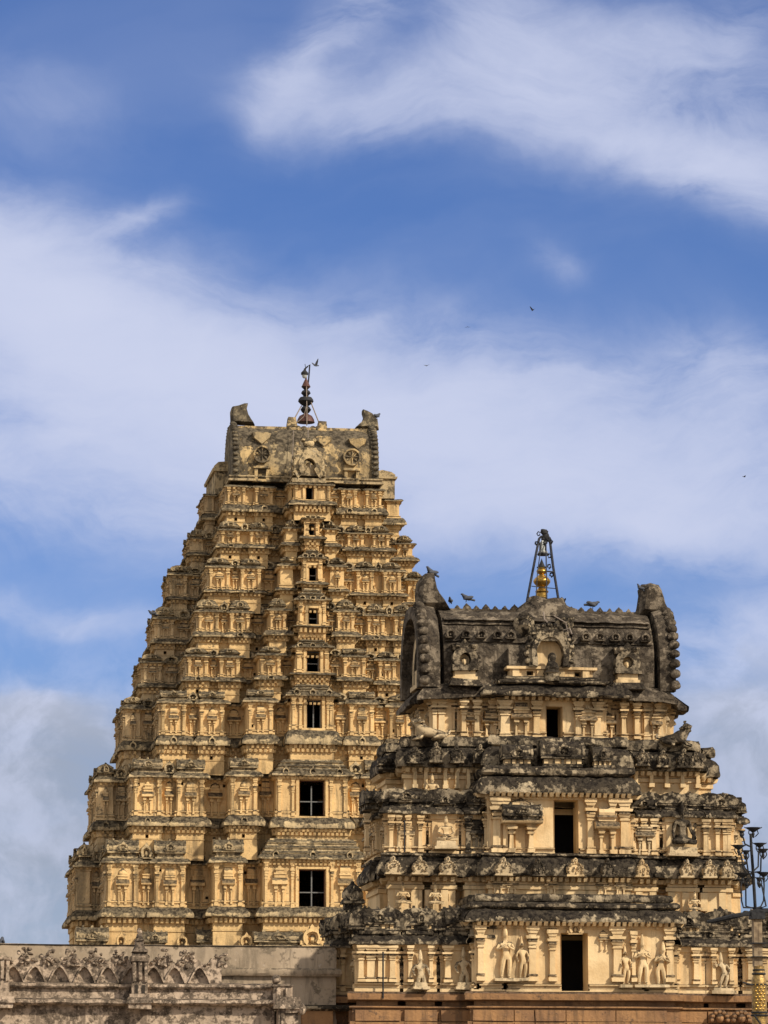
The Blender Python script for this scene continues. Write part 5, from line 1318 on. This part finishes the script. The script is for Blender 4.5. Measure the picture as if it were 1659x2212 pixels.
bar(px(655, Y, 2180), xb+.2, Y-.05, 2186, 2172, .25, 'drain_ledge', 'near_ledge', bw_, bwo)
mb = MB(); mb.box(px(650, Y, 2200), xb-.1, Y-.2, Y+.3, 0, pz(2186, Y)); bw_.build(mb.jit(.02), 'stone_footing', 'sandstone', bwo)

pp = Root('parapet', (px(320, 70), 70.4, 0), 'pinkish lime plaster roof parapet with pointed arch niches at the lower left', 'parapet')
Y = 70.0; xa, xb = px(-700, Y, 2150), px(600, Y, 2150)
def vz(v): return pz(v, Y)
mb = MB(); pl = [(xb, Y+.9), (xa, Y+.9), (xa, Y), (xb, Y)]
mb.sweep(pl, [(-.05, 0), (-.05, vz(2195)), (-.05, vz(2178)), (0, vz(2175)), (0, vz(2138)), (-.02, vz(2127)), (-.3, vz(2126))], seg=.12, amp=.02, fr=3); mb.cap(pl, vz(2128)); body = pp.build(mb, 'parapet_body', 'pink_wall')
bar(xa, xb, Y-.01, 2176, 2160, .16, 'lower_ledge', 'pink_wall', pp, body, .03, .1)
bar(xa, px(588, Y, 2130), Y-.01, 2140, 2127, .09, 'upper_ledge', 'pink_wall', pp, body, .025, .1)
# pierced arcade: pointed arch recesses in one crumbling band
k = Y/F_PX
rp = random.Random(9)
xs0 = px(32, Y, 2110)
arch_x = [ (305/2.765)/1.4756, (525/2.765)/1.4756, (742/2.765)/1.4756, (952/2.765)/1.4756, (1160/2.765)/1.4756, (1345/2.765)/1.4756, (1535/2.765)/1.4756]
arch_x = [28, 75, 128.5, 182, 233, 284, 331, 376.5, 430.5]
zb0 = vz(2128)
for j, ua in enumerate(arch_x):
    m = MB(); xc = px(ua, Y, 2110); wl = (arch_x[j]-arch_x[j-1])/2 if j else 26; wr = (arch_x[j+1]-arch_x[j])/2 if j+1 < len(arch_x) else 48
    L = xc-wl*k+.004; R = xc+wr*k-.004; aw = 22*k; ah = 34*k; th = 58*k
    top = []; n = 14
    for q in range(n+1):
        x = L+(R-L)*q/n; base_h = th*(.92 if abs(x-L) < .06 or abs(x-R) < .06 else .78); base_h = th*(.74+.26*abs(math.cos(math.pi*(x-L)/(R-L))))
        top.append((x, zb0+base_h+rp.uniform(-.035, .035)))
    arc = []
    for q in range(9):
        t = q/8; x = xc-aw+2*aw*t; hh = ah*(1-abs(2*t-1)**1.7)
        arc.append((x, zb0+hh))
    # band between the crumbled top and the arch, sampled at equal stations
    st = sorted(set([p[0] for p in top]+[p[0] for p in arc]))
    def lerp(L_, x):
        if x <= L_[0][0] or x >= L_[-1][0]: return None
        for a, b in zip(L_[:-1], L_[1:]):
            if a[0] <= x <= b[0]: return a[1]+(b[1]-a[1])*(x-a[0])/(b[0]-a[0])
    O = [(x, lerp(top, x) or (top[0][1] if x < xc else top[-1][1])) for x in st]; I = [(x, (lerp(arc, x) or zb0)) for x in st]
    m.ring_y(O, I, Y-.02, Y+.18)
    mo = pp.build(m.jit(.012, 9), 'merlon', 'pink_wall', body)
    m = MB(); o = [(x, z+.0) for x, z in arc]; m.ring_y([(xc+(x-xc)*1.12, zb0+(z-zb0)*1.14) for x, z in o], [(xc+(x-xc)*.98, zb0+(z-zb0)*.98) for x, z in o], Y-.07, Y+.02); pp.build(m.jit(.01, 9), 'arch_rib', 'pink_wall', mo)
    m = MB()                                            # lumpy stucco flowers on the crest
    for side in (L, R-.0):
        for q in range(9):
            m.ell((side+rp.uniform(-.12, .12), Y-.03+rp.uniform(-.03, .03), zb0+th*rp.uniform(.62, 1.22)), (rp.uniform(.025, .06), .05, rp.uniform(.025, .05)), 6, 5)
    for q in range(5): m.ell((rp.uniform(L, R), Y-.03, zb0+th*rp.uniform(.68, .9)), (.04, .04, .035), 6, 4)
    pp.build(m.jit(.03, 12), 'stucco_flower', 'pink_wall', mo)
m = MB(); m.box(xa, px(478, Y, 2110), Y+.05, Y+.30, zb0-.05, zb0+40*k); pp.build(m.jit(.01, 3), 'arcade_back', 'pink_wall', body)
# ornamented posts
def post(ua, ub, name='post', spire=True):
    xa, xb = px(ua, Y, 2100), px(ub, Y, 2100); c = (xa+xb)/2; w = (xb-xa)/2; m = MB(); yf = Y-.28
    def b(v0, v1, ww, dy=0, t=0): m.box(c-w*ww, c+w*ww, yf-dy, Y+.2, vz(v0), vz(v1), t, t)
    b(2184, 2172, 1.45, .08); b(2172, 2160, 1.75, .12, .03); b(2163, 2152, 1.3, .03); b(2152, 2127, 1.0)
    b(2127, 2080, .95, -.02); b(2122, 2084, .22, .05)
    for s in (-1, 1): m.box(c+s*w*.72-w*.2, c+s*w*.72+w*.2, yf-.04, Y, vz(2126), vz(2082))
    b(2082, 2076, 1.08, .06, -.01)
    if not spire: return pp.build(m.jit(.022, 8), name, 'pink_wall', body)
    b(2078, 2072, 1.08, .06, -.01); b(2072, 2063, .9, .02, .02); b(2063, 2055, .95, .06, .05); b(2057, 2046, .7, .02, .04); b(2046, 2038, .5, -.02); b(2038, 2031, .6, .02, .06); b(2031, 2022, .38, -.04, .03)
    m.ell((c, Y-.05, vz(2018)), (w*.35, w*.35, .08), 8, 6)
    return pp.build(m.jit(.022, 8), name, 'pink_wall', body)
post(283, 317); post(-14, 20, spire=False)
m = MB(); 
for s in (-.07, .07): 
    c = px(300, Y, 2140); m.box(c+s-.028, c+s+.028, Y-.30, Y-.2, vz(2151), vz(2133))
pp.build(m, 'slot', 'hollow_shade', body)  # solid blocks on the post; the slots' darkness is only their colour
# end post with knob and broken capital
m = MB(); c0, c1 = px(588, Y, 2150), px(629, Y, 2150)
m.box(c0, c1, Y-.22, Y+.5, vz(2178), vz(2131)); m.box(c0+.05, c0+.14, Y-.26, Y+.2, vz(2172), vz(2136)); m.box(c1-.14, c1-.05, Y-.26, Y+.2, vz(2172), vz(2136)); m.box(c0-.03, c1+.01, Y-.25, Y+.5, vz(2133), vz(2128), .02, .02)
m.ell(((c0+c1)/2-.12, Y-.05, vz(2118)), (.10, .1, .10), 9, 7)
pp.build(m.jit(.02, 7), 'end_post', 'pink_wall', body)
m = MB(); m.box(px(588, Y, 2170), px(650, Y, 2170), Y-.4, Y+.6, vz(2182), vz(2157), .06, .06); m.box(px(612, Y, 2190), px(655, Y, 2190), Y-.36, Y+.5, vz(2190), vz(2178)); m.ell((px(648, Y, 2183), Y-.35, vz(2183)), (.08, .1, .12), 8, 6)
m.box(px(598, Y, 2200), px(641, Y, 2200), Y-.3, Y+.45, 0, vz(2184)); m.box(px(603, Y, 2200), px(610, Y, 2200), Y-.33, Y, 0, vz(2187))
pp.build(m.jit(.025, 6), 'end_pier', 'pink_wall', body)

# ==================================================================== LAMP COLUMN
Y = 45.0; uL = lambda z: (2248+z/3.33)/1.4756; vL = lambda z: (2600+z/3.33)/1.4756; kL = Y/F_PX/(3.33*1.4756)
def PL(zx, zy, dy=0): return P(uL(zx), vL(zy), Y+dy)
lp0 = PL(578, 2150)
LP = Root('lamp_column', (lp0.x, Y, 0), 'gilded brass column carrying a black tree of oil lamp bowls at the right edge', 'lamp column')
def zL(zy): return PL(570, zy).z
cx = PL(572, 1900).x
m = MB(); m.lathe([(60*kL, zL(1690)), (78*kL, zL(1740)), (82*kL, zL(1800)), (80*kL, zL(1900)), (80*kL, zL(2080)), (80*kL, zL(2212)), (84*kL, .5), (.3, .45), (.3, .2), (.45, .18), (.45, 0)][::-1], cx, Y, 0, 28); m.lathe([(52*kL, zL(1690)), (60*kL, zL(1685)), (62*kL, zL(1650)), (58*kL, zL(1640)), (60*kL, zL(1600)), (40*kL, zL(1590))], cx+.003, Y, 0, 24); colm = LP.build(m, 'column', 'brass_skin')
m = MB()
for zy, r in ((1640, 66), (1680, 76), (1795, 86), (2090, 92), (2120, 98)): m.lathe([(r*kL*.92, -.012), (r*kL, -.006), (r*kL, .006), (r*kL*.92, .012)], cx, Y, zL(zy), 24)
m.tube([tuple(PL(400, 1770, -.1)), tuple(PL(450, 1785, -.12)), tuple(PL(500, 1795, -.1))], .012); m.tube([tuple(PL(520, 2120, -.14)), tuple(PL(580, 2200, -.15)), tuple(PL(600, 2230, -.15))], .012)
LP.build(m, 'iron_band', 'iron', colm)
m = MB(); 
for q in range(9):
    for s in (-1, 1, 0):
        a = s*.5-.2+.2*(q % 2); z = zL(1800+q*32); m.ell((cx+80*kL*math.sin(a), Y-80*kL*math.cos(a), z), (.016, .01, .02), 6, 4)
LP.build(m, 'embossed_scroll', 'gold', colm)
m = MB(); c = PL(553, 1400).x; w = 47*kL; m.box(c-w, c+w*.98, Y-w*.9, Y+w, zL(1600), zL(1095)); m.box(c-w*.0+.004, c+w*.14, Y-w*.96, Y-w*.85, zL(1595), zL(1100)); po = LP.build(m.jit(.006, 9), 'square_post', 'wood')
m = MB(); m.box(c-.075, c+.11, Y-.1, Y+.1, zL(1362), zL(1350)); m.box(c-.10, c+.10, Y-.1, Y+.1, zL(1503), zL(1496)); LP.build(m, 'collar', 'iron', po)
m = MB(); m.tube([tuple(PL(20, 1130, .1)), tuple(PL(300, 1062, -.02)), tuple(PL(540, 1035, -.05)), tuple(PL(800, 985, -.1))], [.026, .03, .03, .03], 6); m.tube([tuple(PL(60, 1140, .1)), tuple(PL(330, 1075, -.02)), tuple(PL(560, 1010, -.06)), tuple(PL(800, 1000, -.1))], [.012, .02, .03, .02], 6)
m.box(c-.09, c+.09, Y-.09, Y+.09, zL(1100), zL(1030)); LP.build(m.jit(.02, 12), 'cross_arm', 'iron', po)
m = MB(); m.tube([tuple(PL(532, 1010)), tuple(PL(520, 800)), tuple(PL(505, 560)), tuple(PL(488, 330)), tuple(PL(482, 190))], [.022, .022, .021, .02, .018], 10); mast = LP.build(m, 'mast', 'iron')
def lamp(zx, zy, w, d=.0, stem=None, h=50):
    c = PL(zx, zy, d); r = w*kL/2; m = MB(); hh = h*kL
    m.lathe([(r*.25, -hh*1.0), (r*.45, -hh*.7), (r*.97, -.01), (r*1.0, 0), (r*.9, -.004), (r*.35, -hh*.6), (.002, -hh*.65)], c.x, c.y, c.z, 10, 1, .75)
    m.tube([(c.x-r*.9, c.y, c.z-.01), (c.x-r*1.15, c.y, c.z+.004)], .006, 4); m.tube([(c.x+r*.9, c.y, c.z-.01), (c.x+r*1.15, c.y, c.z+.004)], .006, 4)
    o = LP.build(m, 'lamp_bowl', 'iron', mast)
    m = MB(); m.ell((c.x, c.y, c.z-hh*1.4), (.022, .022, .03), 8, 6); m.ell((c.x+.004, c.y, c.z-hh*2.0), (.015, .015, .02), 8, 6)
    for s in (-1, 1): m.tube([(c.x+s*r*.5, c.y, c.z-hh*.5), (c.x+s*r*.62, c.y-.02, c.z-hh*1.3), (c.x+s*r*.25, c.y, c.z-hh*2.0)], .008, 5)
    if stem: m.tube([(c.x, c.y, c.z-hh*1.2)]+[tuple(PL(a, b, d*t)) for a, b, t in stem], .011, 6)
    LP.build(m, 'lamp_stem', 'iron', o)
lamp(507, 125, 175, 0, [(500, 200, 1), (484, 260, 1)]); lamp(385, 158, 70, -.12, [(405, 240, 1), (420, 300, .6), (470, 325, .2)], 34); lamp(575, 290, 140, .12, [(565, 400, 1), (562, 540, .8), (520, 580, 0)])
lamp(352, 312, 150, -.1, [(385, 440, 1), (405, 560, .8), (440, 615, .4), (500, 620, 0)]); lamp(612, 352, 120, -.12, [(592, 450, 1), (588, 590, .8), (530, 600, 0)]); lamp(432, 368, 90, .14, [(440, 480, 1), (455, 590, .7), (500, 600, 0)])
lamp(395, 608, 175, -.1, [(380, 740, 1), (385, 900, .8), (405, 975, .5), (520, 978, 0)]); lamp(440, 660, 90, .12, [(430, 780, 1), (432, 960, .8), (520, 985, 0)]); lamp(618, 600, 150, .05, [(625, 740, 1), (620, 900, .8), (590, 965, .4), (535, 985, 0)]); lamp(572, 655, 80, -.14, [(600, 740, 1), (645, 960, .8), (560, 990, 0)])
LP.flush()

# ==================================================================== BIRDS
def pigeon():
    J = {'b': ((0, 0, .10), (.055, .06)), 'c': ((.07, 0, .135), (.05, .055)), 'n': ((.10, 0, .165), .036), 'h': ((.118, 0, .19), .032), 'k': ((.158, 0, .183), .008), 'r': ((-.08, 0, .075), (.038, .03)), 't': ((-.20, 0, .045), (.012, .028))}
    m = skinned('pigeon', J, chain('b', 'c', 'n', 'h', 'k')+chain('b', 'r', 't'), 'b')
    for s in (-1, 1):
        m.ell((-.03, s*.05, .105), (.12, .015, .04), 8, 5, Matrix.Rotation(R_(12), 3, 'Y'))
        m.tube([(.02, s*.02, .06), (.025, s*.022, 0)], .005, 4)
    return m
def pigeon_fly(a):
    J = {'b': ((0, 0, 0), .05), 'c': ((.08, 0, .01), .045), 'h': ((.14, 0, .02), .028), 'k': ((.18, 0, .01), .007), 'r': ((-.09, 0, 0), .03), 't': ((-.2, 0, 0), (.012, .045))}
    m = skinned('flying_bird', J, chain('b', 'c', 'h', 'k')+chain('b', 'r', 't'), 'b')
    for s in (-1, 1):
        d = R_(a*(1 if s > 0 else .6)); cy, sz = math.cos(d)*s, math.sin(d)
        pts = [(.10, .03), (.11, .18), (.02, .42), (-.03, .44), (-.06, .25), (-.07, .03)]
        vs = [(x, y*cy, y*sz+t) for t in (-.006, .006) for x, y in pts]; n = 6
        m.add(vs, [tuple(range(n))[::-1], tuple(range(n, 2*n))]+[(i, (i+1) % n, n+(i+1) % n, n+i) for i in range(n)])
    return m
PM = pigeon(); FM = {a: pigeon_fly(a) for a in (55, 20, -15)}
_bm = {}
def bird(u, v, Y, rot, s, label, fly=None, group='pigeons on the roofs', tilt=0):
    key = fly if fly is not None else 'sit'
    if key not in _bm: _bm[key] = (FM[fly] if fly is not None else PM).mesh('bird', M['pigeon'], ang=60)
    o = bpy.data.objects.new('bird' if fly is not None else 'pigeon', _bm[key]); col.objects.link(o)
    o.location = P(u, v, Y); o.scale = (s, s, s); o.rotation_euler = (0, R_(tilt), R_(rot))
    tag(o, label, 'bird' if fly is not None else 'pigeon', group)
bird(931, 1246, yh, 200, 1.25, 'slate pigeon perched on top of the near roof\'s left horn', tilt=-10)
bird(973, 1305, ym-.2, 250, .9, 'small pigeon on the near roof ridge closest to the left horn')
bird(1009, 1301, ym-.2, 185, 1.15, 'dark pigeon standing on a ridge knob right of the left horn', tilt=0)
bird(1216, 1304, ym-.2, 95, .95, 'upright pigeon facing us just right of the black tripod frame')
bird(1278, 1315, ym-.2, 0, 1.2, 'crouching pigeon flat on the ridge between the frame and the right horn', tilt=12)
bird(1381, 1276, yh-.3, 180, .8, 'pigeon peeking out from the left side of the right horn', tilt=-20)
bird(813, 906, 201.4, 30, 2.0, 'dark bird perched on the far tower\'s right horn')
bird(329, 1331, 199.5, 180, 1.7, 'bird on the left edge ledge of the far ochre tower')
bird(3, 2046, 87.4, 80, 1.3, 'dark bird standing on the grey wall at the left edge')
fg = 'birds flying in the sky'
bird(683, 790, 190, 210, 1.0, 'flying bird with raised wings right beside the far tower\'s finial', 55, fg, 10)
bird(922, 790, 190, 40, .5, 'small bird gliding level with the far finial, over open sky to its right', 20, fg, -20)
bird(1151, 670, 150, 120, .5, 'highest flying bird, a speck in the blue sky to the right', 55, fg, 20)
bird(1010, 706, 190, 80, .35, 'tiniest flying bird, between the far finial and the highest bird', -15, fg)
bird(1607, 1030, 150, 10, .4, 'lone bird flying near the right edge of the sky', 20, fg, 15)

# ==================================================================== GROUND
mb = MB(); S = 3000; mb.add([(-S, -S, 0), (S, -S, 0), (S, S, 0), (-S, S, 0)], [(0, 1, 2, 3)])
tag(mb.build('ground', M['ground']), kind='structure')
